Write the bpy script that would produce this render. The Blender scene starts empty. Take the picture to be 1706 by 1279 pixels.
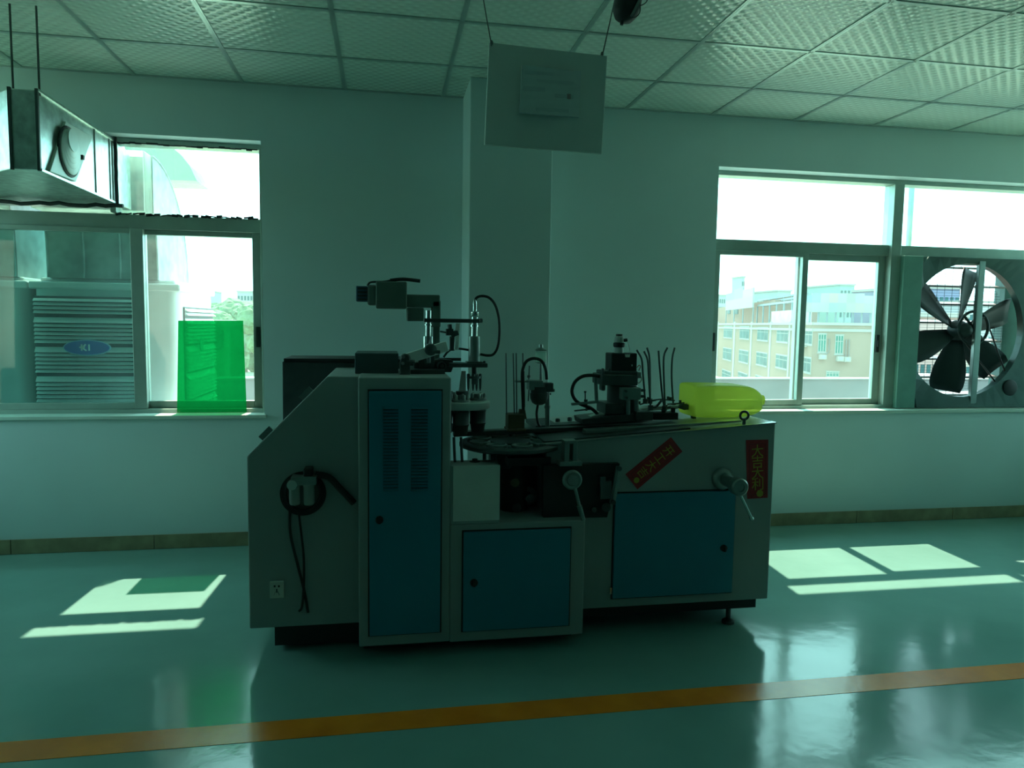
import bpy, bmesh, math, random
from mathutils import Vector, Matrix, Euler
random.seed(7)
PI = math.pi
sc = bpy.context.scene
COL = sc.collection

# ------------------------------------------------------------------ camera
FPX = 1203.18
PITCH, YAW, ROLL = -0.0836, -0.1751, -0.0145
CAM = Vector((-0.3606, -4.6806, 1.420))
RM = (Matrix.Rotation(YAW, 3, 'Z') @ Matrix.Rotation(PITCH, 3, 'X') @ Matrix.Rotation(ROLL, 3, 'Y'))
cam_d = bpy.data.cameras.new('camera')
cam = bpy.data.objects.new('camera', cam_d)
COL.objects.link(cam)
cam_d.sensor_width = 36.0
cam_d.lens = FPX / 1706.0 * 36.0
cam_d.clip_end = 2000
cam_d.clip_start = 0.05
cr, cf, cu = RM.col[0], RM.col[1], RM.col[2]
m4 = Matrix((cr, cu, -cf)).transposed().to_4x4()
m4.translation = CAM
cam.matrix_world = m4
sc.camera = cam

# ------------------------------------------------------------------ world, sun, exposure
SKY_COL = (0.55, 1.0, 1.04)
SKY_STR = 3.2
SUN_STR = 7.2
SUN_COL = (1.0, 0.80, 0.62)
w = bpy.data.worlds.new('world')
sc.world = w
w.use_nodes = True
bg = w.node_tree.nodes['Background']
bg.inputs[0].default_value = (*SKY_COL, 1)
bg.inputs[1].default_value = SKY_STR
sc.cycles.max_bounces = 8
sc.cycles.diffuse_bounces = 5
sc.cycles.glossy_bounces = 4
sd = bpy.data.lights.new('sun', 'SUN')
sd.energy = SUN_STR
sd.color = SUN_COL
sd.angle = math.radians(0.6)
sun = bpy.data.objects.new('sun', sd)
COL.objects.link(sun)
sun.rotation_euler = Vector((-0.06, -1.0, -1.59)).to_track_quat('-Z', 'Y').to_euler()
sun.location = (0, 6, 12)
vs = sc.view_settings
vs.view_transform = 'Standard'
vs.look = 'None'
vs.gamma = 1.0
vs.use_curve_mapping = False
vs.exposure = 0.85

# window openings of the back wall (x0, x1); z range shared
WZ0, WZ1 = 0.83, 2.50
WL = (-3.40, -1.10)
WR = (1.87, 5.30)
WT = 0.32          # wall thickness
GY = 0.17          # glass plane
for k, (a, b) in enumerate((WL, WR)):
    ad = bpy.data.lights.new('window_portal', 'AREA')
    ad.shape = 'RECTANGLE'
    ad.size = b - a
    ad.size_y = WZ1 - WZ0
    ad.cycles.is_portal = True
    ao = bpy.data.objects.new('window_portal', ad)
    COL.objects.link(ao)
    ao.location = ((a + b) / 2, WT + 0.02, (WZ0 + WZ1) / 2)
    ao.rotation_euler = (-PI / 2, 0, 0)
for sx_, X_ in ((1, -3.76), (-1, 5.76)):  # portals for the two added side windows, out of view
    ad = bpy.data.lights.new('window_portal', 'AREA')
    ad.shape = 'RECTANGLE'
    ad.size = 1.85
    ad.size_y = .99
    ad.cycles.is_portal = True
    ao = bpy.data.objects.new('window_portal', ad)
    COL.objects.link(ao)
    ao.location = (X_, -.555, 1.875)
    ao.rotation_euler = (0, -PI / 2 * sx_, 0)

# ------------------------------------------------------------------ helpers
def ray(x, y):
    return RM @ Vector(((x - 853) / FPX, 1.0, (639.5 - y) / FPX))
def px(x, y, Y):
    d = ray(x, y)
    return CAM + d * ((Y - CAM.y) / d.y)
def pz(x, y, Z):
    d = ray(x, y)
    return CAM + d * ((Z - CAM.z) / d.z)
def pxx(x, y, X):
    d = ray(x, y)
    return CAM + d * ((X - CAM.x) / d.x)
def hit(x, y, p0, n):
    d = ray(x, y)
    return CAM + d * ((p0 - CAM).dot(n) / d.dot(n))
V = Vector
WLOC = {}

def nb():
    return bmesh.new()
def box(bm, x0, x1, y0, y1, z0, z1):
    vs_ = [bm.verts.new((x, y, z)) for z in (z0, z1) for y in (y0, y1) for x in (x0, x1)]
    for f in ((0, 2, 3, 1), (4, 5, 7, 6), (0, 1, 5, 4), (2, 6, 7, 3), (0, 4, 6, 2), (1, 3, 7, 5)):
        bm.faces.new([vs_[i] for i in f])
    return bm
def cbox(bm, c, s, R=None):
    c = V(c)
    vs_ = []
    for z in (-.5, .5):
        for y in (-.5, .5):
            for x in (-.5, .5):
                v = V((x * s[0], y * s[1], z * s[2]))
                if R is not None:
                    v = R @ v
                vs_.append(bm.verts.new(c + v))
    for f in ((0, 2, 3, 1), (4, 5, 7, 6), (0, 1, 5, 4), (2, 6, 7, 3), (0, 4, 6, 2), (1, 3, 7, 5)):
        bm.faces.new([vs_[i] for i in f])
    return bm
def frame_of(d):
    d = V(d).normalized()
    a = V((0, 0, 1)) if abs(d.z) < .9 else V((1, 0, 0))
    u = d.cross(a).normalized()
    return d, u, d.cross(u).normalized()
def lathe(bm, prof, o, axis=(0, 0, 1), n=20, cap=True):
    """prof = [(radius, height along axis)]"""
    d, u, v = frame_of(axis)
    o = V(o)
    rings = []
    for r, h in prof:
        rings.append([bm.verts.new(o + d * h + (u * math.cos(2 * PI * k / n) + v * math.sin(2 * PI * k / n)) * max(r, 1e-4)) for k in range(n)])
    for a, b in zip(rings, rings[1:]):
        for k in range(n):
            bm.faces.new((a[k], a[(k + 1) % n], b[(k + 1) % n], b[k]))
    if cap:
        bm.faces.new(list(reversed(rings[0])))
        bm.faces.new(rings[-1])
    return bm
def cyl(bm, p0, p1, r0, r1=None, n=14):
    p0, p1 = V(p0), V(p1)
    return lathe(bm, [(r0, 0), (r0 if r1 is None else r1, (p1 - p0).length)], p0, p1 - p0, n)
def smooth_path(pts, sub=6):
    pts = [V(p) for p in pts]
    if len(pts) < 3:
        return pts
    out = []
    ext = [pts[0] * 2 - pts[1]] + pts + [pts[-1] * 2 - pts[-2]]
    for i in range(1, len(ext) - 2):
        p0, p1, p2, p3 = ext[i - 1:i + 3]
        for k in range(sub):
            t = k / sub
            out.append(0.5 * ((2 * p1) + (p2 - p0) * t + (2 * p0 - 5 * p1 + 4 * p2 - p3) * t * t + (3 * p1 - p0 - 3 * p2 + p3) * t ** 3))
    out.append(pts[-1])
    return out
def tube(bm, pts, r, n=8, sm=0):
    pts = smooth_path(pts, sm) if sm else [V(p) for p in pts]
    rings = []
    pu = None
    for i, p in enumerate(pts):
        d = (pts[min(i + 1, len(pts) - 1)] - pts[max(i - 1, 0)]).normalized()
        if pu is None:
            _, u, _ = frame_of(d)
        else:
            u = (pu - d * pu.dot(d)).normalized()
        pu = u
        v = d.cross(u)
        rings.append([bm.verts.new(p + (u * math.cos(2 * PI * k / n) + v * math.sin(2 * PI * k / n)) * r) for k in range(n)])
    for a, b in zip(rings, rings[1:]):
        for k in range(n):
            bm.faces.new((a[k], a[(k + 1) % n], b[(k + 1) % n], b[k]))
    bm.faces.new(list(reversed(rings[0])))
    bm.faces.new(rings[-1])
    return bm
def torus(bm, c, axis, R, r, n=32, m=8):
    d, u, v = frame_of(axis)
    c = V(c)
    rings = []
    for i in range(n):
        a = 2 * PI * i / n
        q = u * math.cos(a) + v * math.sin(a)
        rings.append([bm.verts.new(c + q * (R + r * math.cos(2 * PI * k / m)) + d * (r * math.sin(2 * PI * k / m))) for k in range(m)])
    for i in range(n):
        a, b = rings[i], rings[(i + 1) % n]
        for k in range(m):
            bm.faces.new((a[k], b[k], b[(k + 1) % m], a[(k + 1) % m]))
    return bm
def prism(bm, poly, vec):
    vec = V(vec)
    a = [bm.verts.new(V(p)) for p in poly]
    b = [bm.verts.new(V(p) + vec) for p in poly]
    n = len(a)
    bm.faces.new(a)
    bm.faces.new(list(reversed(b)))
    for k in range(n):
        bm.faces.new((a[k], b[k], b[(k + 1) % n], a[(k + 1) % n]))
    return bm
def bar(bm, p0, p1, w_, h_, up=(0, 0, 1)):
    """rectangular bar from p0 to p1, w_ across, h_ along up"""
    p0, p1 = V(p0), V(p1)
    d = (p1 - p0).normalized()
    s = d.cross(V(up)).normalized()
    u = s.cross(d).normalized()
    R = Matrix((d, s, u)).transposed()
    return cbox(bm, (p0 + p1) / 2, ((p1 - p0).length, w_, h_), R)

def obj(name, bm, mat, parent=None, bevel=0.0, smooth=False):
    bmesh.ops.recalc_face_normals(bm, faces=bm.faces)
    if smooth:
        for f in bm.faces:
            f.smooth = True
        for e in bm.edges:
            if len(e.link_faces) == 2 and e.calc_face_angle(0) > 0.7:
                e.smooth = False
    xs = [v.co for v in bm.verts]
    lo = V((min(v.x for v in xs), min(v.y for v in xs), min(v.z for v in xs)))
    hi = V((max(v.x for v in xs), max(v.y for v in xs), max(v.z for v in xs)))
    c = V(((lo.x + hi.x) / 2, (lo.y + hi.y) / 2, lo.z))
    bmesh.ops.translate(bm, verts=bm.verts, vec=-c)
    me = bpy.data.meshes.new(name)
    bm.to_mesh(me)
    bm.free()
    o = bpy.data.objects.new(name, me)
    COL.objects.link(o)
    o.data.materials.append(mat)
    WLOC[o.name] = c
    if parent is not None:
        o.parent = parent
        o.location = c - WLOC[parent.name]
    else:
        o.location = c
    if bevel:
        md = o.modifiers.new('bevel', 'BEVEL')
        md.width = bevel
        md.segments = 2
        md.limit_method = 'ANGLE'
    return o
def inst(src, name, wloc, parent=None, rot=None, scale=None):
    """copy of a mesh object, sharing its mesh"""
    o = src.copy()
    o.name = name
    COL.objects.link(o)
    for k in list(o.keys()):
        del o[k]
    wloc = V(wloc)
    WLOC[o.name] = wloc
    o.parent = parent
    o.location = wloc - (WLOC[parent.name] if parent is not None else V((0, 0, 0)))
    if rot is not None:
        o.rotation_euler = rot
    if scale is not None:
        o.scale = scale
    return o
def tag(o, label=None, cat=None, group=None, kind=None):
    if label: o['label'] = label
    if cat: o['category'] = cat
    if group: o['group'] = group
    if kind: o['kind'] = kind
    return o
def thing(name, loc, label, cat, group=None):
    o = bpy.data.objects.new(name, None)
    o.empty_display_size = 0.1
    COL.objects.link(o)
    o.location = loc
    WLOC[o.name] = V(loc)
    return tag(o, label, cat, group)
def struct(o):
    o['kind'] = 'structure'
    return o

# ------------------------------------------------------------------ materials
MATS = {}
def mat(name, col, rough=.5, metal=0.0, var=.12, scale=8.0, bump=0.0, bscale=60.0, spec=.5, stretch=None, alpha=None, trans=0.0):
    if name in MATS:
        return MATS[name]
    m = bpy.data.materials.new(name)
    m.use_nodes = True
    nt = m.node_tree
    b = nt.nodes['Principled BSDF']
    b.inputs['Roughness'].default_value = rough
    b.inputs['Metallic'].default_value = metal
    b.inputs['Specular IOR Level'].default_value = spec
    if trans:
        b.inputs['Transmission Weight'].default_value = trans
    tc = nt.nodes.new('ShaderNodeTexCoord')
    mp = nt.nodes.new('ShaderNodeMapping')
    nt.links.new(tc.outputs['Object'], mp.inputs[0])
    if stretch:
        mp.inputs['Scale'].default_value = stretch
    no = nt.nodes.new('ShaderNodeTexNoise')
    no.inputs['Scale'].default_value = scale
    no.inputs['Detail'].default_value = 5
    nt.links.new(mp.outputs[0], no.inputs[0])
    rp = nt.nodes.new('ShaderNodeValToRGB')
    rp.color_ramp.elements[0].position = .3
    rp.color_ramp.elements[1].position = .7
    rp.color_ramp.elements[0].color = (*[c * (1 - var) for c in col], 1)
    rp.color_ramp.elements[1].color = (*[min(1, c * (1 + var)) for c in col], 1)
    nt.links.new(no.outputs[0], rp.inputs[0])
    nt.links.new(rp.outputs[0], b.inputs['Base Color'])
    if bump:
        n2 = nt.nodes.new('ShaderNodeTexNoise')
        n2.inputs['Scale'].default_value = bscale
        nt.links.new(mp.outputs[0], n2.inputs[0])
        bp = nt.nodes.new('ShaderNodeBump')
        bp.inputs['Strength'].default_value = bump
        bp.inputs['Distance'].default_value = .01
        nt.links.new(n2.outputs[0], bp.inputs['Height'])
        nt.links.new(bp.outputs[0], b.inputs['Normal'])
    MATS[name] = m
    return m

def glass_mat(name, tint, dust=.04, dustcol=(.8, .85, .8), gloss=1.0):
    m = bpy.data.materials.new(name)
    m.use_nodes = True
    nt = m.node_tree
    nt.nodes.clear()
    out = nt.nodes.new('ShaderNodeOutputMaterial')
    tr = nt.nodes.new('ShaderNodeBsdfTransparent')
    tr.inputs[0].default_value = (*tint, 1)
    gl = nt.nodes.new('ShaderNodeBsdfGlossy')
    gl.inputs['Roughness'].default_value = .02
    lw = nt.nodes.new('ShaderNodeLayerWeight')
    lw.inputs[0].default_value = .5
    pw = nt.nodes.new('ShaderNodeMath')
    pw.operation = 'POWER'
    pw.inputs[1].default_value = 5
    nt.links.new(lw.outputs['Facing'], pw.inputs[0])
    fr = nt.nodes.new('ShaderNodeMath')
    fr.operation = 'MULTIPLY_ADD'
    fr.inputs[1].default_value = .9
    fr.inputs[2].default_value = .03
    nt.links.new(pw.outputs[0], fr.inputs[0])
    mx = nt.nodes.new('ShaderNodeMixShader')
    nt.links.new(fr.outputs[0], mx.inputs[0])
    nt.links.new(tr.outputs[0], mx.inputs[1])
    nt.links.new(gl.outputs[0], mx.inputs[2])
    df = nt.nodes.new('ShaderNodeBsdfTranslucent')
    df.inputs[0].default_value = (*dustcol, 1)
    no = nt.nodes.new('ShaderNodeTexNoise')
    no.inputs['Scale'].default_value = 3
    no.inputs['Detail'].default_value = 8
    tc = nt.nodes.new('ShaderNodeTexCoord')
    nt.links.new(tc.outputs['Object'], no.inputs[0])
    ml = nt.nodes.new('ShaderNodeMath')
    ml.operation = 'MULTIPLY'
    ml.inputs[1].default_value = dust * 2
    nt.links.new(no.outputs[0], ml.inputs[0])
    m2 = nt.nodes.new('ShaderNodeMixShader')
    nt.links.new(ml.outputs[0], m2.inputs[0])
    nt.links.new(mx.outputs[0], m2.inputs[1])
    nt.links.new(df.outputs[0], m2.inputs[2])
    nt.links.new(m2.outputs[0], out.inputs[0])
    MATS[name] = m
    return m

M_WALL = mat('wall_paint', (.66, .82, .82), .6, var=.03, scale=2, bump=.03, bscale=120)
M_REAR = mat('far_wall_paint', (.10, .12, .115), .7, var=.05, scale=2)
M_ALU = mat('window_aluminium', (.36, .46, .41), .38, .35, var=.06, scale=12)
M_DARKRUB = mat('rubber_seal', (.02, .03, .03), .7)
M_GLASS = glass_mat('clear_glass', (.90, .98, .95), .03)
M_GLASS_T = glass_mat('tinted_glass', (.55, .80, .77), .04)
M_TBAR = mat('ceiling_tee_bar', (.42, .52, .50), .3, .5, var=.05)
M_SLAB = mat('ceiling_slab', (.25, .3, .27), .8)
M_BASE = mat('baseboard_tile', (.30, .27, .16), .35, var=.25, scale=9)
M_YEL = mat('yellow_floor_paint', (.98, .24, .015), .25, var=.22, scale=5, bump=.08, bscale=25)
M_GALV = mat('galvanised_steel', (.62, .72, .68), .33, .85, var=.22, scale=22, bump=.05, bscale=14)
M_GALVD = mat('galvanised_edge', (.10, .13, .12), .5, .4)

def floor_mat():
    m = bpy.data.materials.new('green_epoxy_floor')
    m.use_nodes = True
    nt = m.node_tree
    b = nt.nodes['Principled BSDF']
    tc = nt.nodes.new('ShaderNodeTexCoord')
    n1 = nt.nodes.new('ShaderNodeTexNoise')
    n1.inputs['Scale'].default_value = 1.6
    n1.inputs['Detail'].default_value = 7
    nt.links.new(tc.outputs['Object'], n1.inputs[0])
    rp = nt.nodes.new('ShaderNodeValToRGB')
    rp.color_ramp.elements[0].position = .3
    rp.color_ramp.elements[1].position = .72
    rp.color_ramp.elements[0].color = (.18, .36, .325, 1)
    rp.color_ramp.elements[1].color = (.235, .445, .41, 1)
    nt.links.new(n1.outputs[0], rp.inputs[0])
    nt.links.new(rp.outputs[0], b.inputs['Base Color'])
    n2 = nt.nodes.new('ShaderNodeTexNoise')
    n2.inputs['Scale'].default_value = 3.0
    n2.inputs['Detail'].default_value = 6
    nt.links.new(tc.outputs['Object'], n2.inputs[0])
    mr = nt.nodes.new('ShaderNodeMapRange')
    mr.inputs['To Min'].default_value = .05
    mr.inputs['To Max'].default_value = .22
    nt.links.new(n2.outputs[0], mr.inputs['Value'])
    nt.links.new(mr.outputs[0], b.inputs['Roughness'])
    n3 = nt.nodes.new('ShaderNodeTexNoise')
    n3.inputs['Scale'].default_value = 9.0
    n3.inputs['Detail'].default_value = 4
    nt.links.new(tc.outputs['Object'], n3.inputs[0])
    bp = nt.nodes.new('ShaderNodeBump')
    bp.inputs['Strength'].default_value = .10
    bp.inputs['Distance'].default_value = .012
    nt.links.new(n3.outputs[0], bp.inputs['Height'])
    nt.links.new(bp.outputs[0], b.inputs['Normal'])
    return m
M_FLOOR = floor_mat()

def tile_mat():
    m = bpy.data.materials.new('embossed_ceiling_tile')
    m.use_nodes = True
    nt = m.node_tree
    b = nt.nodes['Principled BSDF']
    b.inputs['Roughness'].default_value = .22
    geo = nt.nodes.new('ShaderNodeNewGeometry')
    mp = nt.nodes.new('ShaderNodeMapping')
    mp.inputs['Rotation'].default_value = (0, 0, PI / 4)
    nt.links.new(geo.outputs['Position'], mp.inputs[0])
    prod = None
    for ax in ('X', 'Y'):
        wv = nt.nodes.new('ShaderNodeTexWave')
        wv.bands_direction = ax
        wv.inputs['Scale'].default_value = 7.0
        wv.inputs['Distortion'].default_value = 0
        nt.links.new(mp.outputs[0], wv.inputs[0])
        if prod is None:
            prod = wv.outputs['Fac']
        else:
            mm = nt.nodes.new('ShaderNodeMath')
            mm.operation = 'MULTIPLY'
            nt.links.new(prod, mm.inputs[0])
            nt.links.new(wv.outputs['Fac'], mm.inputs[1])
            prod = mm.outputs[0]
    rp = nt.nodes.new('ShaderNodeValToRGB')
    rp.color_ramp.elements[0].color = (.64, .78, .70, 1)
    rp.color_ramp.elements[1].color = (.72, .86, .78, 1)
    nt.links.new(prod, rp.inputs[0])
    nt.links.new(rp.outputs[0], b.inputs['Base Color'])
    bp = nt.nodes.new('ShaderNodeBump')
    bp.inputs['Strength'].default_value = .28
    bp.inputs['Distance'].default_value = .012
    nt.links.new(prod, bp.inputs['Height'])
    nt.links.new(bp.outputs[0], b.inputs['Normal'])
    return m
M_TILE = tile_mat()

# ------------------------------------------------------------------ room shell
RX0, RX1, RY0, CZ = -3.5, 5.5, -8.0, 2.835
floor = struct(obj('floor', box(nb(), RX0, RX1, RY0, 0, -.15, 0), M_FLOOR))
obj('yellow_line', box(nb(), RX0, RX1, -2.240, -2.118, 0, .0012), M_YEL, floor)

bm = nb()
xs = [RX0 - .3, WL[0], WL[1], WR[0], WR[1], RX1 + .3]
for i in range(5):
    if i in (1, 3):
        box(bm, xs[i], xs[i + 1], 0, WT, -.15, WZ0)
        box(bm, xs[i], xs[i + 1], 0, WT, WZ1, CZ + .4)
    else:
        box(bm, xs[i], xs[i + 1], 0, WT, -.15, CZ + .4)
wall_back = struct(obj('wall_back', bm, M_WALL))
SWY = (-1.05, -.06)
SWZ = (.95, 2.80)
for nm, xa, xb, wn in (('wall_left', RX0 - .25, RX0, 'added_window_left'), ('wall_right', RX1, RX1 + .25, 'added_window_right')):  # side windows are added out of view to brighten the back wall
    bm = nb()
    box(bm, xa, xb, RY0, SWY[0], -.15, CZ + .4)
    box(bm, xa, xb, SWY[1], 0, -.15, CZ + .4)
    box(bm, xa, xb, SWY[0], SWY[1], -.15, SWZ[0])
    box(bm, xa, xb, SWY[0], SWY[1], SWZ[1], CZ + .4)
    struct(obj(nm, bm, M_WALL))
    xm = (xa + xb) / 2
    bm = nb()
    for y in (SWY[0], (SWY[0] + SWY[1]) / 2, SWY[1]):
        box(bm, xm - .04, xm + .04, y - .035, y + .035, *SWZ)
    for z in (SWZ[0] + .03, 2.0, SWZ[1] - .03):
        box(bm, xm - .04, xm + .04, SWY[0], SWY[1], z - .03, z + .03)
    wo = struct(obj(wn, bm, M_ALU))
    obj('pane', box(nb(), xm - .003, xm + .003, SWY[0], SWY[1], *SWZ), M_GLASS, wo)
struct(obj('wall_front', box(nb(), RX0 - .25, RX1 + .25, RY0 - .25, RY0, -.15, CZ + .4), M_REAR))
struct(obj('wall_column', box(nb(), .128, .622, -.40, 0, 0, CZ), M_WALL, bevel=.006))

# suspended ceiling: one tile per bay in view, the rest of the hall as one sheet
ceiling = struct(obj('ceiling', box(nb(), RX0, RX1, RY0, 0, CZ + .06, CZ + .4), M_SLAB))
GX = lambda i: 0.6 * (i - 4)
GYS = [0, -.555, -1.155, -1.755, -2.355, -2.955, -3.555]
tiles = {}
I0, I1 = -3, 17
for j in range(6):
    d = GYS[j] - GYS[j + 1]
    for i in range(I0, I1):
        key = round(d, 2)
        c = V((GX(i) + .3, (GYS[j] + GYS[j + 1]) / 2, CZ - .0))
        if key not in tiles:
            b_ = nb()
            box(b_, c.x - .292, c.x + .292, c.y - d / 2 + .008, c.y + d / 2 - .008, CZ, CZ + .012)
            tiles[key] = obj('ceiling_tile', b_, M_TILE, ceiling)
        else:
            inst(tiles[key], 'ceiling_tile', c, ceiling)
bm = nb()
box(bm, RX0, RX1, RY0, GYS[6], CZ, CZ + .012)
box(bm, RX0, GX(I0), GYS[6], 0, CZ, CZ + .012)
box(bm, GX(I1), RX1, GYS[6], 0, CZ, CZ + .012)
obj('far_ceiling_sheet', bm, M_TILE, ceiling)
src = None
for i in range(I0, I1 + 1):
    if src is None:
        b_ = nb()
        box(b_, GX(i) - .012, GX(i) + .012, GYS[6], -.02, CZ - .004, CZ + .004)
        box(b_, GX(i) - .0025, GX(i) + .0025, GYS[6], -.02, CZ - .0046, CZ - .004)
        src = obj('tee_bar', b_, M_TBAR, ceiling)
    else:
        p = WLOC[src.name].copy()
        p.x = GX(i)
        inst(src, 'tee_bar', p, ceiling)
src = None
for j in range(1, 7):
    if src is None:
        b_ = nb()
        box(b_, GX(I0), GX(I1), GYS[j] - .012, GYS[j] + .012, CZ - .004, CZ + .003)
        src = obj('cross_tee', b_, M_TBAR, ceiling)
    else:
        p = WLOC[src.name].copy()
        p.y = GYS[j]
        inst(src, 'cross_tee', p, ceiling)
obj('wall_angle', box(nb(), GX(I0), GX(I1), -.022, 0, CZ - .004, CZ + .004), M_TBAR, ceiling)

# skirting of separate tiles
base = struct(obj('baseboard_back', box(nb(), RX0, RX1, -.006, 0, 0, .088), mat('grout', (.22, .22, .17), .8)))
src = None
for k in range(-6, 10):
    c = V((k * .8 + .24, -.009, .001))
    if .1 < c.x < .65:
        pass
    if src is None:
        b_ = nb()
        box(b_, c.x - .398, c.x + .398, -.013, -.005, .001, .09)
        src = obj('skirting_tile', b_, M_BASE, base, bevel=.002)
    else:
        inst(src, 'skirting_tile', (c.x, WLOC[src.name].y, .001), base)
b_ = nb()
box(b_, .115, .635, -.413, -.40, .001, .09)
box(b_, .115, .128, -.413, -.02, .001, .09)
box(b_, .622, .635, -.413, -.02, .001, .09)
struct(obj('baseboard_column', b_, M_BASE))

# ------------------------------------------------------------------ windows
def ring(bm, x0, x1, z0, z1, l, r, b, t, y0, y1):
    box(bm, x0, x0 + l, y0, y1, z0, z1)
    box(bm, x1 - r, x1, y0, y1, z0, z1)
    box(bm, x0 + l, x1 - r, y0, y1, z0, z0 + b)
    box(bm, x0 + l, x1 - r, y0, y1, z1 - t, z1)
    return bm
def sash(win, x0, x1, z0, z1, l, r, b, t, y0, y1, glass, lock=None):
    s = obj('sash', ring(nb(), x0, x1, z0, z1, l, r, b, t, y0, y1), M_ALU, win, bevel=.003)
    ym = (y0 + y1) / 2
    obj('pane', box(nb(), x0 + l - .006, x1 - r + .006, ym - .0025, ym + .0025, z0 + b - .006, z1 - t + .006), glass, s)
    if lock is not None:
        bb = nb()
        cbox(bb, (lock, y0 - .006, 1.31), (.026, .012, .13))
        cbox(bb, (lock, y0 - .016, 1.31), (.014, .012, .05))
        obj('sash_lock', bb, MATS['rubber_seal'], s, bevel=.003)
    return s
def fixed_pane(win, x0, x1, z0, z1, glass=None):
    o = obj('pane', box(nb(), x0 - .005, x1 + .005, GY - .003, GY + .003, z0 - .005, z1 + .005), glass or M_GLASS, win)
    return o

FY0, FY1 = .115, .225
# left window
b_ = ring(nb(), WL[0], WL[1], WZ0, WZ1, .03, .03, .025, .03, FY0, FY1)
win1 = struct(obj('window_1', b_, M_ALU, bevel=.002))
obj('transom_rail', box(nb(), WL[0] + .03, WL[1] - .03, FY0 + .03, FY1 - .02, 1.965, 2.05), M_ALU, win1, bevel=.003)
obj('mullion', box(nb(), -1.995, -1.962, FY0, FY1, 2.055, WZ1 - .03), M_ALU, win1, bevel=.003)
obj('mullion', box(nb(), -3.09, -3.05, FY0, FY1, 2.055, WZ1 - .03), M_ALU, win1, bevel=.003)
fixed_pane(win1, -1.962, WL[1] - .03, 2.055, WZ1 - .03)
fixed_pane(win1, WL[0] + .03, -3.09, 2.055, WZ1 - .03)
sash(win1, -3.37, -2.70, .855, 1.965, .05, .06, .04, .03, .17, .21, M_GLASS_T)
sash(win1, -2.74, -1.82, .855, 1.965, .06, .074, .04, .03, .125, .165, M_GLASS_T)
sash(win1, -1.855, -1.13, .855, 1.965, .035, .058, .045, .03, .17, .21, M_GLASS, lock=-1.158)
bb = nb()
for k in range(26):
    x = -1.955 + k * .032 + random.uniform(-.01, .01)
    cbox(bb, (x, FY0 + .03, 2.053 + random.uniform(-.003, .004)), (.034, .012, random.uniform(.006, .018)), Matrix.Rotation(random.uniform(-.3, .3), 3, 'Y'))
for k in range(26):
    x = -1.955 + k * .032
    cbox(bb, (x, FY0 - .002, 2.47 + random.uniform(-.004, .003)), (.034, .012, random.uniform(.004, .012)))
obj('ragged_sealant', bb, M_DARKRUB, win1)

# right window
b_ = ring(nb(), WR[0], WR[1], WZ0, WZ1, .03, .03, .025, .03, FY0, FY1)
win2 = struct(obj('window_2', b_, M_ALU, bevel=.002))
obj('transom_rail', box(nb(), WR[0] + .03, WR[1] - .03, FY0 + .03, FY1 - .02, 1.955, 2.035), M_ALU, win2, bevel=.003)
obj('mullion', box(nb(), 3.296, 3.375, FY0 - .005, FY1, WZ0 + .025, WZ1 - .03), M_ALU, win2, bevel=.003)
fixed_pane(win2, WR[0] + .03, 3.296, 2.035, WZ1 - .03)
fixed_pane(win2, 3.375, WR[1] - .03, 2.035, WZ1 - .03)
sash(win2, 1.90, 2.645, .855, 1.955, .065, .045, .04, .03, .125, .165, M_GLASS, lock=1.93)
sash(win2, 2.59, 3.296, .855, 1.955, .07, .055, .042, .045, .17, .21, M_GLASS, lock=3.262)
obj('filler_panel', box(nb(), 3.375, 3.53, .07, .31, .835, 1.955), mat('green_filler_board', (.16, .36, .30), .5), win2, bevel=.003)
obj('filler_panel', box(nb(), 4.62, 5.27, .07, .10, .835, 1.955), MATS['green_filler_board'], win2, bevel=.003)
for x, w_ in (((WL[0] + WL[1]) / 2, WL[1] - WL[0]), ((WR[0] + WR[1]) / 2, WR[1] - WR[0])):
    pass
struct(obj('trim_1', box(nb(), WL[0] - .01, WL[1] + .015, -.018, FY0, WZ0 - .022, WZ0 + .001), mat('sill_paint', (.62, .74, .66), .5, var=.04), bevel=.004))
struct(obj('trim_2', box(nb(), WR[0] - .015, WR[1] + .01, -.018, FY0, WZ0 - .022, WZ0 + .001), MATS['sill_paint'], bevel=.004))

# green film leaning on the left window
def film_mat():
    m = bpy.data.materials.new('green_film')
    m.use_nodes = True
    nt = m.node_tree
    nt.nodes.clear()
    out = nt.nodes.new('ShaderNodeOutputMaterial')
    tr = nt.nodes.new('ShaderNodeBsdfTransparent')
    tr.inputs[0].default_value = (.045, .38, .18, 1)
    tl = nt.nodes.new('ShaderNodeBsdfTranslucent')
    tl.inputs[0].default_value = (.03, .48, .22, 1)
    gl = nt.nodes.new('ShaderNodeBsdfGlossy')
    gl.inputs['Roughness'].default_value = .2
    m1 = nt.nodes.new('ShaderNodeMixShader')
    m1.inputs[0].default_value = .22
    nt.links.new(tr.outputs[0], m1.inputs[1])
    nt.links.new(tl.outputs[0], m1.inputs[2])
    m2 = nt.nodes.new('ShaderNodeMixShader')
    m2.inputs[0].default_value = .03
    nt.links.new(m1.outputs[0], m2.inputs[1])
    nt.links.new(gl.outputs[0], m2.inputs[2])
    nt.links.new(m2.outputs[0], out.inputs[0])
    return m
bb = nb()
q = [px(297, 534, .105), px(405, 534, .105), px(411, 691, .098), px(295, 691, .098)]
prism(bb, [V((v.x, v.y, max(v.z, WZ0 + .003))) for v in q], (0, .003, 0))
tag(obj('green_film_sheet', bb, film_mat()), 'bright green translucent plastic sheet standing against the left window pane', 'plastic sheet')

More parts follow.
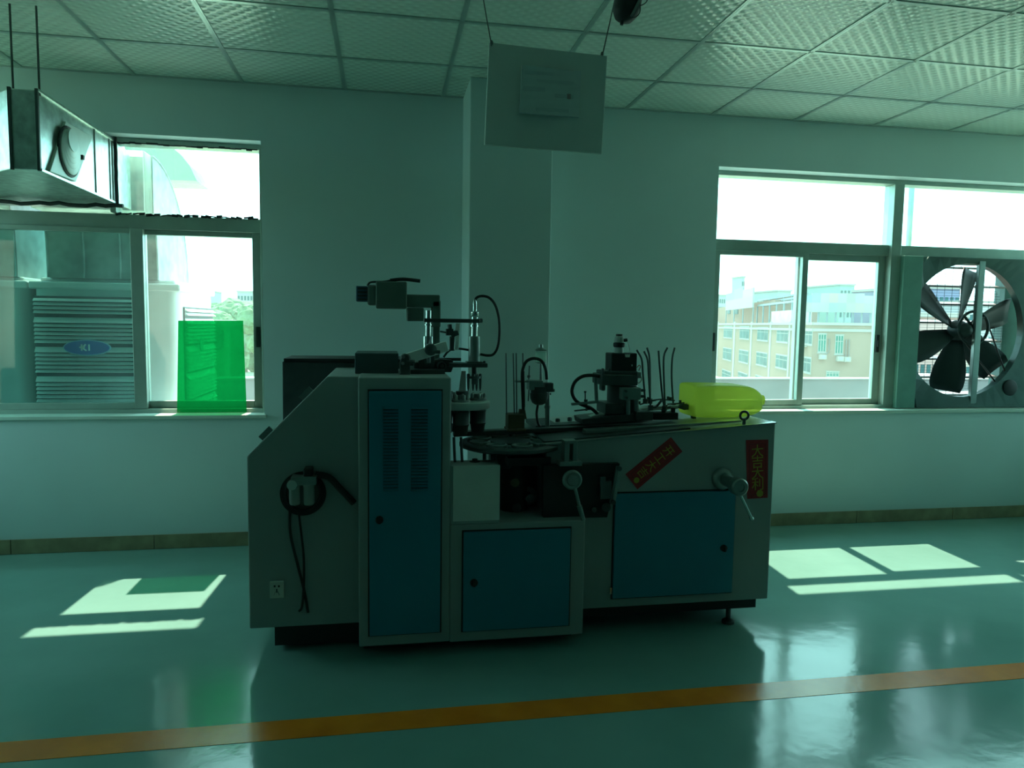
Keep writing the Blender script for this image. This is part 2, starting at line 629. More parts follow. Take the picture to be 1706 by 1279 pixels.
# ------------------------------------------------------------------ indoor ventilation duct through the left transom
DX = -1.93
DF = -.945
fx = px(18, 220, DF).x
DZ0, DZ1 = 2.095, 2.455
duct = thing('ventilation_duct', (-2.4, 0, DZ0), 'galvanised steel ventilation duct coming through the left window transom', 'duct')
bb = nb()
prism(bb, [(DX, GY + .12, DZ0), (DX, DF, DZ0), (fx, DF, DZ0), (-2.98, -.05, DZ0), (-2.98, GY + .12, DZ0)], (0, 0, DZ1 - DZ0))
obj('duct_body', bb, M_GALV, duct, bevel=.006)
bb = nb()
for y in (-.06, -.28):
    box(bb, DX - .001, DX + .006, y - .006, y + .006, DZ0, DZ1)
box(bb, DX - .01, DX + .010, DF, -.01, DZ0 - .006, DZ0 + .008)
box(bb, DX - .01, DX + .008, DF, -.01, DZ1 - .008, DZ1 + .006)
obj('duct_seam', bb, M_GALV, duct, bevel=.002)
bb = nb()
for x in (DX, fx):
    box(bb, x - .006, x + .006, DF - .008, DF + .006, DZ0 - .004, DZ1 + .004)
obj('corner_flange', bb, M_GALVD, duct)
for p in (px(62, 185, DF), px(18, 185, DF)):
    b_ = nb()
    cyl(b_, (p.x, DF + .03, DZ1 - .02), (p.x, DF + .03, CZ), .005, n=8)
    obj('hanger_rod', b_, M_GALVD, duct)
plate = [(DX, -.674, 2.386), (DX, -.339, 2.395), (DX, -.579, 2.110), (DX, -.874, 2.103)]
b_ = prism(nb(), plate, (.014, 0, 0))
pl = obj('nozzle_plate', b_, mat('nozzle_paint', (.60, .70, .64), .45, .2, var=.06), duct, bevel=.003)
nc = pxx(115, 253, DX + .014)
b_ = nb()
torus(b_, nc, (1, 0, 0), .118, .007, 36, 8)
obj('nozzle_rim', b_, mat('dark_gap', (.03, .04, .04), .5), pl, smooth=True)
for k in range(5):
    b_ = nb()
    r = .112 - .013 * k
    lathe(b_, [(r, 0), (r, .008), (r - .008, .012)], nc + V((.002 + .003 * k, -.003 * k, .013 * k)), (1, 0, 0), 32)
    obj('nozzle_ring', b_, MATS['nozzle_paint'], pl, smooth=True)
b_ = nb()
lathe(b_, [(.056, 0), (.056, .004)], nc + V((.024, -.014, .056)), (1, 0, 0), 28)
obj('nozzle_flap', b_, MATS['nozzle_paint'], pl)
b_ = cbox(nb(), pxx(136, 262, DX + .02), (.02, .022, .022))
obj('adjust_knob', b_, M_DARKRUB, pl)
bb = nb()
pts = [(-2.98 + k * .05, -.008 + random.uniform(-.006, .006), DZ0 - .02 + random.uniform(-.008, .008)) for k in range(23)]
tube(bb, pts, .012, 6)
tube(bb, [(DX + .012, -.0 + random.uniform(-.004, .004), DZ0 - .02 + k * .04) for k in range(11)], .011, 6)
obj('foam_seal', bb, M_DARKRUB, duct)

# ------------------------------------------------------------------ outside on the terrace: coolers and elbows
M_GALVO = mat('toned_down_galvanised', (.34, .40, .38), .55, .35, var=.25, scale=10, bump=.05, bscale=14)  # galvanised steel darkened so the outdoor light does not wash it out
M_COOL = mat('cooler_plastic', (.66, .69, .67), .45, var=.05)
M_COOLD = mat('cooler_inside', (.05, .08, .08), .7)
M_BLUE = mat('badge_blue', (.02, .16, .50), .3, var=.1)
M_WHITE = mat('white_print', (.85, .88, .85), .4, var=.02)
def cooler(x0, x1, label, badge):
    t = thing('air_cooler', ((x0 + x1) / 2, 1.0, 0), label, 'air cooler')
    y0, y1, zb, zt = .50, 1.48, .34, 1.60
    bb = nb()
    n = 6
    pts = []
    r = .07
    for cx, cy, a0 in ((x1 - r, y1 - r, 0), (x0 + r, y1 - r, 90), (x0 + r, y0 + r, 180), (x1 - r, y0 + r, 270)):
        for k in range(n + 1):
            a = math.radians(a0 + 90 * k / n)
            pts.append((cx + r * math.cos(a), cy + r * math.sin(a), zb))
    prism(bb, pts, (0, 0, zt - zb))
    body = obj('body', bb, M_COOL, t, smooth=True)
    bb = nb()
    box(bb, x0 - .015, x1 + .015, y0 - .02, y1 + .02, zt, zt + .05)
    box(bb, x0 + .03, x1 - .03, y0 + .04, y1 - .04, zt + .05, zt + .075)
    obj('top_cap', bb, M_COOL, t, bevel=.012)
    for sx in (x0 + .06, x1 - .06):
        for sy in (y0 + .06, y1 - .06):
            obj('leg', box(nb(), sx - .025, sx + .025, sy - .025, sy + .025, 0, zb), M_GALV, t)
    # front louvre panel
    lx0, lx1 = x0 + .012, x1 - .215
    fr = obj('front_grille', box(nb(), lx0, lx1, y0 - .012, y0 + .002, .46, 1.555), M_COOLD, t)
    s0 = None
    k = 0
    z = .48
    while z < 1.54:
        h = .018
        if s0 is None:
            b_ = prism(nb(), [(lx0, y0 - .034, z), (lx0, y0 - .012, z + h), (lx0, y0 - .010, z + h), (lx0, y0 - .010, z)], (lx1 - lx0, 0, 0))
            s0 = obj('louver', b_, M_COOL, fr)
            base_ = WLOC[s0.name].copy()
        else:
            inst(s0, 'louver', (base_.x, base_.y, z), fr, scale=(1, 1, 1.9 if k % 6 == 5 else 1))
        z += (.060 if k % 6 == 5 else .0265)
        k += 1
    # side louvre panel
    if not badge:
        return t
    ly0, ly1 = y0 + .10, y1 - .06
    fr2 = obj('side_grille', box(nb(), x1 - .002, x1 + .012, ly0, ly1, .46, 1.50), M_COOLD, t)
    s0 = None
    k = 0
    z = .48
    while z < 1.48:
        h = .020
        if s0 is None:
            b_ = prism(nb(), [(x1 + .036, ly0, z), (x1 + .012, ly0, z + h), (x1 + .010, ly0, z + h), (x1 + .010, ly0, z)], (0, ly1 - ly0, 0))
            s0 = obj('louver', b_, M_COOL, fr2)
            base_ = WLOC[s0.name].copy()
        else:
            inst(s0, 'louver', (base_.x, base_.y, z), fr2, scale=(1, 1, 1.9 if k % 6 == 5 else 1))
        z += (.060 if k % 6 == 5 else .0265)
        k += 1
    if badge:
        c = px(145, 579, y0 - .04)
        def oval(bm, c, a, b, d, off):
            p = [(c.x + a * math.cos(2 * PI * k / 36), c.y - off, c.z + b * math.sin(2 * PI * k / 36)) for k in range(36)]
            prism(bm, p, (0, d, 0))
            return bm
        bd = obj('badge', oval(nb(), c, .143, .052, .012, 0), mat('badge_rim', (.35, .62, .75), .3), t)
        obj('badge_face', oval(nb(), c, .136, .046, .006, .004), M_BLUE, bd)
        bb = nb()
        def st(a, b, w_=.009):
            bar(bb, (c.x + a[0], c.y - .0055, c.z + a[1]), (c.x + b[0], c.y - .0055, c.z + b[1]), w_, .003, (0, 1, 0))
        st((-.044, .002), (-.012, .002)); st((-.030, .022), (-.030, -.020)); st((-.028, -.002), (-.006, .022)); st((-.028, 0), (-.002, -.020))
        st((.014, .022), (.014, -.020))
        obj('badge_mark', bb, M_WHITE, bd)
        c2 = pxx(335, 573, x1 + .045)
        b_ = nb()
        lathe(b_, [(.05, 0), (.05, .008)], c2, (1, 0, 0), 24)
        obj('side_badge', b_, mat('badge_teal', (.05, .40, .42), .35), t)
    return t
cooler(-2.61, -1.72, 'white louvred air cooler with blue oval badge outside the left window', True)
cooler(-3.56, -2.645, 'white louvred air cooler at the left edge, outside the window, no badge', False)

glass_mat('pale_canvas', (.62, .68, .65), .75, (.8, .88, .82))
def elbow(x0, x1, label):
    t = thing('duct_elbow', ((x0 + x1) / 2, 1.0, 1.675), label, 'duct')
    n = 14
    o_, i_ = [], []
    for k in range(n + 1):
        a = (PI / 2) * k / n
        o_.append((.46 + .80 * math.cos(a), 1.72 + .75 * math.sin(a)))
        i_.append((.46 + .05 * math.cos(a), 1.72 + .37 * math.sin(a)))
    o_ = [(1.26, 1.675)] + o_
    i_ = [(.51, 1.675)] + i_
    bb = nb()
    loops = []
    for (oy, oz), (iy, iz) in zip(o_, i_):
        loops.append([bb.verts.new(p) for p in ((x0, oy, oz), (x1, oy, oz), (x1, iy, iz), (x0, iy, iz))])
    for a, b in zip(loops, loops[1:]):
        for k in range(4):
            bb.faces.new((a[k], a[(k + 1) % 4], b[(k + 1) % 4], b[k]))
    bb.faces.new(loops[0]); bb.faces.new(list(reversed(loops[-1])))
    b2 = nb()
    ring(b2, x0 + .004, x1 - .004, 2.09, 2.468, .006, .006, .006, .006, .30, .46)
    obj('canvas_connector', b2, MATS['pale_canvas'], t)
    obj('elbow_body', bb, M_GALVO, t, smooth=True)
    bb = nb()
    for fx_ in (.33, .66):
        xx = x0 + (x1 - x0) * fx_
        tube(bb, [(xx, y - .004, z) for y, z in i_], .006, 6)
    for xx in (x0, x1):
        tube(bb, [(xx, y, z) for y, z in o_], .008, 6)
        tube(bb, [(xx, y, z) for y, z in i_], .008, 6)
    obj('elbow_seam', bb, M_GALVO, t, smooth=True)
    return t
elbow(-2.515, -1.85, 'curved galvanised duct elbow rising from the badged cooler outside')
elbow(-3.37, -2.70, 'curved galvanised duct elbow at the far left edge outside')
hood = [px(a, b, .95) for a, b in ((205, 238), (235, 231), (264, 233), (285, 244), (300, 256), (316, 276), (328, 301), (225, 298))]
b_ = prism(nb(), hood, (0, .35, 0))
tag(obj('plastic_hood', b_, glass_mat('milky_plastic', (.34, .44, .38), .30, (.40, .46, .40))), 'curved milky plastic hood above the outside duct elbow', 'hood')

# ------------------------------------------------------------------ exhaust fan in the right window
FC = V((3.945, .20, 1.415))
FR = .50
M_FAN = mat('fan_housing', (.045, .10, .09), .5, .3, var=.15)
M_FANB = mat('fan_blade', (.03, .05, .05), .55, .2, var=.1)
fan = thing('exhaust_fan', (FC.x, .2, WZ0), 'large square exhaust fan with six blades and belt drive in the right window', 'exhaust fan')
bb = nb()
n = 48
fx0, fx1, fz0, fz1 = 3.53, 4.62, .835, 1.955
ri, ro = [], []
for k in range(n):
    a = 2 * PI * k / n + PI / n
    c_, s_ = math.cos(a), math.sin(a)
    cx_, cz_ = (fx0 + fx1) / 2, (fz0 + fz1) / 2
    xx = min(max(FC.x + FR * c_, fx0 + .005), fx1 - .005)
    ri.append((xx, FC.z + FR * s_))
    tx = ((fx1 - FC.x) / c_) if c_ > 0 else ((fx0 - FC.x) / c_)
    tz = ((fz1 - FC.z) / s_) if s_ > 0 else ((fz0 - FC.z) / s_)
    t_ = min(tx, tz)
    ro.append((FC.x + t_ * c_, FC.z + t_ * s_))
va = [[bb.verts.new((x, y, z)) for x, z in L] for L, y in ((ro, .08), (ri, .095), (ri, .15), (ro, .15))]
for a, b in zip(va, va[1:] + va[:1]):
    for k in range(n):
        bb.faces.new((a[k], a[(k + 1) % n], b[(k + 1) % n], b[k]))
obj('housing', bb, M_FAN, fan)
M_BLKF = mat('motor_black', (.012, .02, .02), .6)
hubc = V((FC.x + .03, .205, FC.z))
for k in range(6):
    ang = math.radians(20 + 60 * k)
    bb = nb()
    rad = V((math.cos(ang), 0, math.sin(ang)))
    tan = V((-math.sin(ang), 0, math.cos(ang)))
    ax = V((0, 1, 0))
    rows = []
    for i in range(9):
        s = i / 8
        r = .07 + (.47 - .07) * s
        wd = .05 + .08 * math.sin(PI * min(1, s * 1.05) * .62)
        if s > .88: wd *= .9
        tw = -math.radians(50 - 20 * s)
        row = []
        for j in range(5):
            u = (j / 4 - .5) * 2
            ch = u * wd
            cam_ = .012 * (1 - u * u)
            p = hubc + rad * r + tan * (ch * math.cos(tw)) + ax * (ch * math.sin(tw) * .75 + cam_)
            row.append(bb.verts.new(p))
        rows.append(row)
    for a, b in zip(rows, rows[1:]):
        for j in range(4):
            bb.faces.new((a[j], a[j + 1], b[j + 1], b[j]))
    o = obj('blade', bb, M_FANB, fan, smooth=True)
    md = o.modifiers.new('thickness', 'SOLIDIFY')
    md.thickness = .005
bb = nb()
lathe(bb, [(.02, -.12), (.045, -.10), (.075, -.03), (.08, .02), (.05, .05)], hubc, (0, 1, 0), 24)
obj('hub', bb, M_FANB, fan, smooth=True)
PC = px(1622, 546, .13)
bb = nb()
torus(bb, PC, (0, 1, 0), .125, .011, 36, 8)
for k in range(4):
    a = PI / 4 + k * PI / 2
    bar(bb, PC, PC + V((.125 * math.cos(a), 0, .125 * math.sin(a))), .012, .016, (0, 1, 0))
obj('pulley', bb, M_FANB, fan, smooth=True)
bt, bt2 = px(1633, 434, .105), px(1620, 663, .105)
bxm = (bt.x + bt2.x) / 2
obj('support_bar', box(nb(), bxm - .026, bxm + .026, .085, .115, fz0 + .02, fz1 - .02), mat('fan_steel', (.30, .38, .36), .35, .7), fan, bevel=.003)
MC = V((4.36, .13, .985))
bb = nb()
lathe(bb, [(.05, -.05), (.062, -.045), (.062, .09), (.05, .10)], MC, (0, 1, 0), 20)
box(bb, MC.x - .09, MC.x + .12, .10, .24, fz0 + .005, MC.z - .05)
obj('motor', bb, M_BLKF, fan, smooth=True)
bb = nb()
for sg in (-1, 1):
    d = (MC - PC); d.y = 0; d.normalize()
    nrm = V((-d.z, 0, d.x)) * sg
    tube(bb, [PC + nrm * .125, V((MC.x, PC.y, MC.z)) + nrm * .04], .006, 6)
obj('drive_belt', bb, M_DARKRUB, fan)
# wire guard
bb = nb()
yg = .255
for k in range(-24, 25):
    z = FC.z + k * .0205
    h = math.sqrt(max(0, FR ** 2 - (z - FC.z) ** 2))
    if h > .05:
        x0_, x1_ = max(FC.x - h, fx0), min(FC.x + h, fx1)
        cbox(bb, ((x0_ + x1_) / 2, yg, z), (x1_ - x0_, .002, .002))
for k in range(-7, 8):
    x = FC.x + k * .066
    h = math.sqrt(max(0, FR ** 2 - (x - FC.x) ** 2))
    if h > .05 and fx0 < x < fx1:
        cbox(bb, (x, yg - .002, FC.z), (.0022, .002, 2 * h))
tag(obj('wire_guard', bb, M_FANB, fan), kind='stuff')
# gravity shutters, open
M_SLAT = mat('shutter_slat', (.34, .30, .29), .4, .3, var=.08)
s0 = None
for k in range(8):
    z = FC.z + .49 - k * .141
    if s0 is None:
        b_ = nb()
        R = Matrix.Rotation(math.radians(14), 3, 'X')
        cbox(b_, (FC.x, .345, z), (1.02, .10, .003), R)
        cbox(b_, V((FC.x, .345, z)) + R @ V((0, -.05, .004)), (1.02, .006, .014), R)
        s0 = obj('shutter_slat', b_, M_SLAT, fan)
        base_ = WLOC[s0.name].copy()
    else:
        inst(s0, 'shutter_slat', (base_.x, base_.y, base_.z - k * .141), fan)
obj('shutter_frame', ring(nb(), 3.40, 4.66, .84, 1.95, .03, .20, .02, .02, .30, .40), M_FAN, fan)

# ------------------------------------------------------------------ outside world
M_TERR = mat('terrace_concrete', (.36, .36, .34), .85, var=.12, scale=3)
M_PARA = mat('parapet_render', (.10, .11, .112), .85, var=.10, scale=2)
M_GRND = mat('far_ground', (.30, .34, .24), .9, var=.25, scale=.05)
struct(obj('terrace', box(nb(), -14, 16, WT, 3.2, -.25, 0), M_TERR))
pz_ = px(1300, 632, 3.0).z
struct(obj('wall_parapet', box(nb(), -14, 16, 3.0, 3.2, -.2, pz_), M_PARA))
struct(obj('parapet_coping', box(nb(), -14, 16, 2.985, 3.22, pz_, pz_ + .012), mat('coping', (.20, .21, .20), .9, spec=.05)))
struct(obj('ground', box(nb(), -400, 400, -400, 700, -10.2, -10), M_GRND))
b_ = nb()
cyl(b_, px(1522, 303, .75) * V((1, 1, 0)) if False else (px(1517, 350, .75).x, .75, 0), (px(1517, 350, .75).x, .75, 3.4), .022)
tag(obj('drain_pipe', b_, mat('pipe_paint', (.20, .42, .36), .5), smooth=True), 'thin teal pipe standing outside the right window behind the top pane', 'pipe')

# --- beige factory building seen through the right window
A0 = px(1352, 590, 80.0)
dv = ray(1000, 534); dv.z = 0; dv.normalize()
n1 = V((-dv.y, dv.x, 0))
d2 = V((dv.y, -dv.x, 0))
n2 = -dv
def f1(x, y, off=0.0):
    return hit(x, y, A0 + n1 * off, n1)
def f2(x, y, off=0.0):
    return hit(x, y, A0 + n2 * off, n2)
ztop = f1(1352, 540).z
M_BEI = mat('beige_render', (.20, .15, .118), .9, var=.05, scale=.3, spec=.05)
M_BEIW = mat('pale_trim', (.25, .25, .23), .9, var=.03, spec=.05)
M_BWIN = mat('far_window_frame', (.22, .24, .23), .8, spec=.05)
M_BGL = mat('far_window_glass', (.035, .085, .09), .6, var=.3, scale=.8, spec=.08)
M_BGL2 = mat('far_green_glass', (.01, .13, .105), .6, var=.2, scale=.8, spec=.08)
sL = (f1(1120, 540) - A0); sL.z = 0
sR = (f2(1560, 545) - A0); sR.z = 0
PA = V((A0.x, A0.y, 0)); PB = PA + sL; PCc = PA + sR
bld = thing('factory_building', (A0.x, A0.y, -10), 'long beige factory building with rows of windows seen through the right window', 'building')
bb = nb()
prism(bb, [V((p.x, p.y, -10)) for p in (PB, PA, PCc, PCc + dv * 25, PB + d2 * 12)], (0, 0, ztop + 10))
wallo = obj('facade', bb, M_BEI, bld)
def fbar(fn, x0, y0, x1, y1, nrm, depth, name, m, par, **kw):
    """upright rectangle on a facade given by two opposite picture corners at its own plane"""
    ym, xm = (y0 + y1) / 2 if y1 - y0 < 60 else y0, (x0 + x1) / 2
    a, b = fn(x0, ym), fn(x1, ym)
    z0, z1 = fn(xm, y0).z, fn(xm, y1).z
    lo, hi = min(z0, z1), max(z0, z1)
    q = [V((a.x, a.y, lo)), V((b.x, b.y, lo)), V((b.x, b.y, hi)), V((a.x, a.y, hi))]
    bb = prism(nb(), [p + nrm * depth for p in q], nrm * (-depth - .05))
    return obj(name, bb, m, par)
def bwin(fn, nrm, x0, y0, x1, y1, glass, nx=3):
    ym, xm = (y0 + y1) / 2, (x0 + x1) / 2
    a, b = fn(x0, ym), fn(x1, ym)
    z0, z1 = fn(xm, y0).z, fn(xm, y1).z
    lo, hi = min(z0, z1), max(z0, z1)
    u = V((b.x - a.x, b.y - a.y, 0))
    fw = .09
    bb = nb()
    L = u.length
    ud = u.normalized()
    o0 = V((a.x, a.y, 0))
    def rect(s0, s1, z0, z1, d0, d1, bm):
        q = [o0 + ud * s0 + V((0, 0, z0)), o0 + ud * s1 + V((0, 0, z0)), o0 + ud * s1 + V((0, 0, z1)), o0 + ud * s0 + V((0, 0, z1))]
        prism(bm, [p + nrm * d0 for p in q], nrm * (d1 - d0))
    rect(-.12, L + .12, lo - .22, lo - .06, .07, 0, bb)
    rect(-.10, L + .10, hi + .04, hi + .16, .06, 0, bb)
    for s in [0] + [L * k / nx for k in range(1, nx)] + [L]:
        rect(s - fw / 2, s + fw / 2, lo, hi, .05, 0, bb)
    for z in (lo, lo + (hi - lo) * .68, hi):
        rect(0, L, z - fw / 2, z + fw / 2, .05, 0, bb)
    w_ = obj('window', bb, M_BWIN, bld)
    bm2 = nb()
    rect(0, L, lo, hi, .03, 0, bm2)
    obj('pane', bm2, glass, w_)
C8 = lambda x, y: (1160 + x / 4.567, 400 + y / 4.567)
rows = [[(120, 652, 160, 730), (210, 657, 275, 740), (332, 660, 404, 748), (466, 668, 548, 760), (614, 678, 700, 772), (800, 684, 884, 788)],
        [(112, 818, 155, 895), (204, 824, 268, 908), (325, 840, 397, 928), (458, 858, 540, 950), (606, 877, 692, 972), (790, 894, 873, 1000)],
        [(196, 994, 262, 1070), (318, 1012, 390, 1100), (450, 1040, 534, 1130), (598, 1062, 686, 1160), (782, 1092, 866, 1195)]]
for r_ in rows:
    for x0, y0, x1, y1 in r_:
        bwin(f1, n1, *C8(x0, y0), *C8(x1, y1), M_BGL)
for x in (168, 295, 424, 570, 716):
    fbar(f1, *C8(x - 6, 620), *C8(x + 6, 1400), n1, .07, 'pilaster', M_BEIW, bld)
for x0, y0, x1, y1 in ((928, 716, 986, 848), (1058, 726, 1116, 862)):
    bwin(f2, n2, *C8(x0, y0), *C8(x1, y1), M_BGL2, 3)
bwin(f2, n2, *C8(990, 1004), *C8(1084, 1036), M_BGL2, 4)
# cornices
for pa, pb, nn in ((PA, PB, n1), (PA, PCc, n2)):
    for z0, z1, d in ((ztop - .9, ztop - .55, .10), (ztop - .1, ztop + .25, .12)):
        bb = nb()
        prism(bb, [V((p.x, p.y, z0)) + nn * d for p in (pa, pb)] + [V((p.x, p.y, z1)) + nn * d for p in (pb, pa)], nn * (-d - .05))
        obj('cornice', bb, M_BEIW, bld)
# attic set back on the roof
bb = nb()
q0, q1 = f1(1290, 540, -6), f1(1150, 540, -6)
za = f1(1250, 505, -6).z
prism(bb, [V((q0.x, q0.y, ztop - .2)), V((q1.x, q1.y, ztop - .2)), V((q1.x, q1.y, za)), V((q0.x, q0.y, za))], -n1 * 8)
obj('roof_storey', bb, M_BEI, bld)
for x0, y0, x1, y1 in ((240, 525, 262, 560), (286, 528, 320, 562)):
    p = C8(x0, y0); q = C8(x1, y1)
    fbar(lambda a, b: f1(a, b, -6), *p, *q, n1, .15, 'roof_window', M_BGL, bld)
bb = nb()
for k in range(3):
    q0, q1 = f1(1335 - k, 512, -4 - 3 * k), f1(1262, 512, -4 - 3 * k)
    z0 = f1(1300, 506 - 5 * k, -4 - 3 * k).z
    prism(bb, [V((q0.x, q0.y, z0)), V((q1.x, q1.y, z0)), V((q1.x, q1.y, z0 + .35)), V((q0.x, q0.y, z0 + .35))], -n1 * 1.5)
    for t_ in range(7):
        qq = q0 + (q1 - q0) * (t_ / 6)
        box(bb, qq.x - .1, qq.x + .1, qq.y - .1, qq.y + .1, ztop - .2, z0)
obj('roof_rails', bb, mat('roof_steel', (.10, .17, .19), .5), bld)
q0, q1 = f1(1318, 530, -2), f1(1285, 530, -2)
bb = nb()
prism(bb, [V((q0.x, q0.y, ztop)), V((q1.x, q1.y, ztop)), V((q1.x, q1.y, ztop + 2.2)), V((q0.x, q0.y, ztop + 2.2))], -n1 * 3)
obj('roof_plant', bb, mat('roof_plant_paint', (.33, .38, .37), .6, var=.2, scale=.6), bld)
# wall air conditioner units
for k, (x0, y0, x1, y1, fn, nn, lab) in enumerate(((815, 790, 846, 812, f1, n1, 'air conditioner unit under the last upper window near the building corner'),
        (930, 868, 978, 905, f2, n2, 'single air conditioner unit below the tall green window near the building corner'),
        (1062, 882, 1110, 920, f2, n2, 'left unit of the pair of air conditioners on the beige wall'),
        (1116, 886, 1162, 924, f2, n2, 'right unit of the pair of air conditioners on the beige wall'))):
    a, b = fn(*C8(x0, y0)), fn(*C8(x1, y1))
    t = thing('air_conditioner', ((a.x + b.x) / 2, (a.y + b.y) / 2, b.z), lab, 'air conditioner', 'wall units on the beige building')
    q = [V((a.x, a.y, b.z)), V((b.x, b.y, b.z)), V((b.x, b.y, a.z)), V((a.x, a.y, a.z))]
    obj('casing', prism(nb(), [p + nn * .75 for p in q], nn * -.7), M_BEIW, t)
    cc = (a + b) / 2
    bb = nb()
    lathe(bb, [(abs(a.z - b.z) * .36, .74), (abs(a.z - b.z) * .36, .78)], cc, nn, 20)
    obj('fan_grille', bb, mat('grille_grey', (.2, .24, .24), .6), t)
for pts in (((1010, 750), (1006, 850), (985, 866)), ((1140, 755), (1134, 885)), ((1162, 755), (1158, 885))):
    bb = nb()
    tube(bb, [f2(*C8(*p)) + n2 * .12 for p in pts], .09, 5)
    obj('drain_hose', bb, mat('grey_hose', (.12, .11, .10), .7), bld)
# roof sign, lettering not legible
for (x0, y0, x1, y1), cols, lab in (((1338, 488, 1452, 521), 8, 'wide washed-out sign board of pale panels on the beige building roof'),
                                    ((1212, 486, 1256, 512), 3, 'small washed-out sign board of pale panels at the roof\'s far end')):
    fn, nn = (f2, n2) if cols == 8 else (f1, n1)
    off = -3
    a, b = fn(x0, y0, off), fn(x1, y1, off)
    t = thing('roof_sign', ((a.x + b.x) / 2, (a.y + b.y) / 2, ztop), lab, 'sign')
    pal = [(.50, .55, .52), (.55, .68, .64), (.60, .66, .64), (.30, .56, .62), (.38, .66, .58), (.62, .60, .58), (.70, .58, .52), (.60, .62, .60)]
    for k in range(cols):
        for r2 in range(2):
            p0 = a + (b - a) * (k / cols); p1 = a + (b - a) * ((k + 1) / cols)
            zz = [b.z + (a.z - b.z) * (r2 / 2), b.z + (a.z - b.z) * ((r2 + 1) / 2 - (.12 if k in (0, cols - 1) and r2 else 0))]
            q = [V((p0.x, p0.y, zz[0])), V((p1.x, p1.y, zz[0])), V((p1.x, p1.y, zz[1])), V((p0.x, p0.y, zz[1]))]
            c_ = pal[(k + 3 * r2) % 8]
            if r2 == 0: c_ = tuple(.5 * x + .5 * .55 for x in c_)
            obj('sign_panel', prism(nb(), q, nn * .3), mat('sign_%d_%d' % (k, r2), tuple(.36 * v for v in c_), .6, var=.02), t)
    bb = nb()
    for k in range(cols + 1):
        p = a + (b - a) * (k / cols)
        box(bb, p.x - .08, p.x + .08, p.y + .1, p.y + .3, ztop - .1, b.z + .2)
    obj('sign_support', bb, MATS['roof_steel'], t)
# distant blocks
def block(x0, x1, yt, Y, col, lab, rowsn=4, colsn=6, dep=20, facing=None):
    a, b = px(x0, yt, Y), px(x1, yt, Y)
    t = thing('distant_building', ((a.x + b.x) / 2, Y + dep / 2, -10), lab, 'building')
    obj('walls', box(nb(), a.x, b.x, Y, Y + dep, -10, a.z), mat('far_%d_%d' % (x0, yt), tuple(.38 * v for v in col), .9, var=.04, scale=.1), t)
    obj('roof_edge', box(nb(), a.x - .3, b.x + .3, Y - .3, Y + dep, a.z, a.z + .5), M_BEIW, t)
    w0 = None
    wd = (b.x - a.x) / colsn
    for r in range(rowsn):
        for c in range(colsn):
            xx = a.x + wd * (c + .5)
            zz = a.z - 3.3 - r * 3.3
            if w0 is None:
                w0 = obj('window', box(nb(), xx - wd * .3, xx + wd * .3, Y - .06, Y + .02, zz, zz + 1.7), M_BGL, t)
                w1 = WLOC[w0.name].copy()
            else:
                inst(w0, 'window', (xx, w1.y, zz), t)
    return t
block(1195, 1216, 492, 290, (.55, .66, .66), 'low pale building on the skyline left of the factory roof')
block(1236, 1241, 462, 260, (.60, .72, .72), 'slim pale tower on the skyline above the factory roof', 8, 2, 8)
block(1296, 1318, 485, 210, (.50, .66, .62), 'pale green block on the skyline above the factory roof')
block(1400, 1424, 475, 200, (.40, .66, .60), 'mint green tower on the skyline above the roof sign', 6, 4)
block(1530, 1600, 480, 120, (.30, .36, .55), 'blue-grey block seen through the upper fan shutters on the left', 5, 8)
block(1600, 1720, 506, 90, (.66, .72, .72), 'pale many-windowed block seen through the fan on the right', 9, 10)
block(1516, 1608, 528, 62, (.80, .58, .54), 'pinkish building seen through the lower fan shutters', 3, 9, 3)
block(1608, 1790, 580, 50, (.74, .60, .52), 'beige pink low building at the right edge behind the fan', 3, 9, 3)
block(30, 58, 436, 150, (.50, .66, .62), 'pale building seen in the gap between the two duct elbows', 8, 4)
block(330, 352, 485, 330, (.55, .66, .66), 'low pale roof on the far skyline of the left window', 2, 5)
block(395, 432, 486, 300, (.55, .62, .62), 'long pale roof behind the trees in the left window', 2, 7)

# --- trees and strips seen through the left window
M_LEAF = mat('tree_leaves', (.07, .14, .065), .8, var=.35, scale=.9)
M_TRUNK = mat('tree_trunk', (.16, .12, .08), .9)
def tree(x, yt, Y, rad, lab):
    top = px(x, yt, Y)
    t = thing('tree', (top.x, Y, -10), lab, 'tree', 'trees beyond the terrace')
    bb = nb()
    cz = top.z - rad * .8
    cyl(bb, (top.x, Y, -10), (top.x, Y, cz), .35, .2, 8)
    obj('trunk', bb, M_TRUNK, t)
    bb = nb()
    rnd = random.Random(int(x * 7 + yt))
    for k in range(20):
        c = V((top.x + rnd.uniform(-.7, .7) * rad, Y + rnd.uniform(-.6, .6) * rad, cz + rnd.uniform(-1.3, .35) * rad))
        rr = rad * rnd.uniform(.25, .48)
        mtx = Matrix.Translation(c)
        g = bmesh.ops.create_icosphere(bb, subdivisions=3, radius=rr, matrix=mtx)
        for v in g['verts']:
            v.co += V((rnd.uniform(-1, 1), rnd.uniform(-1, 1), rnd.uniform(-1, 1))) * rr * .10
    obj('crown', bb, M_LEAF, t)
tree(362, 497, 118, 5.0, 'tree right beside the cooler edge in the left window')
tree(378, 493, 146, 6.0, 'second tree from the cooler in the left window')
tree(394, 496, 104, 4.5, 'middle tree of the row in the left window')
tree(408, 492, 160, 6.5, 'tallest tree of the row, right of the middle in the left window')
tree(424, 495, 131, 5.5, 'tree nearest the right jamb of the left window')
tree(440, 497, 86, 3.6, 'tree just hidden by the right jamb of the left window')
tree(340, 500, 178, 7.0, 'tree mostly hidden behind the cooler in the left window')
g1, g2 = px(340, 532, 90), px(470, 532, 90)
bb = nb()
box(bb, g1.x - 20, g2.x + 20, 90, 91, g1.z - .7, g1.z)
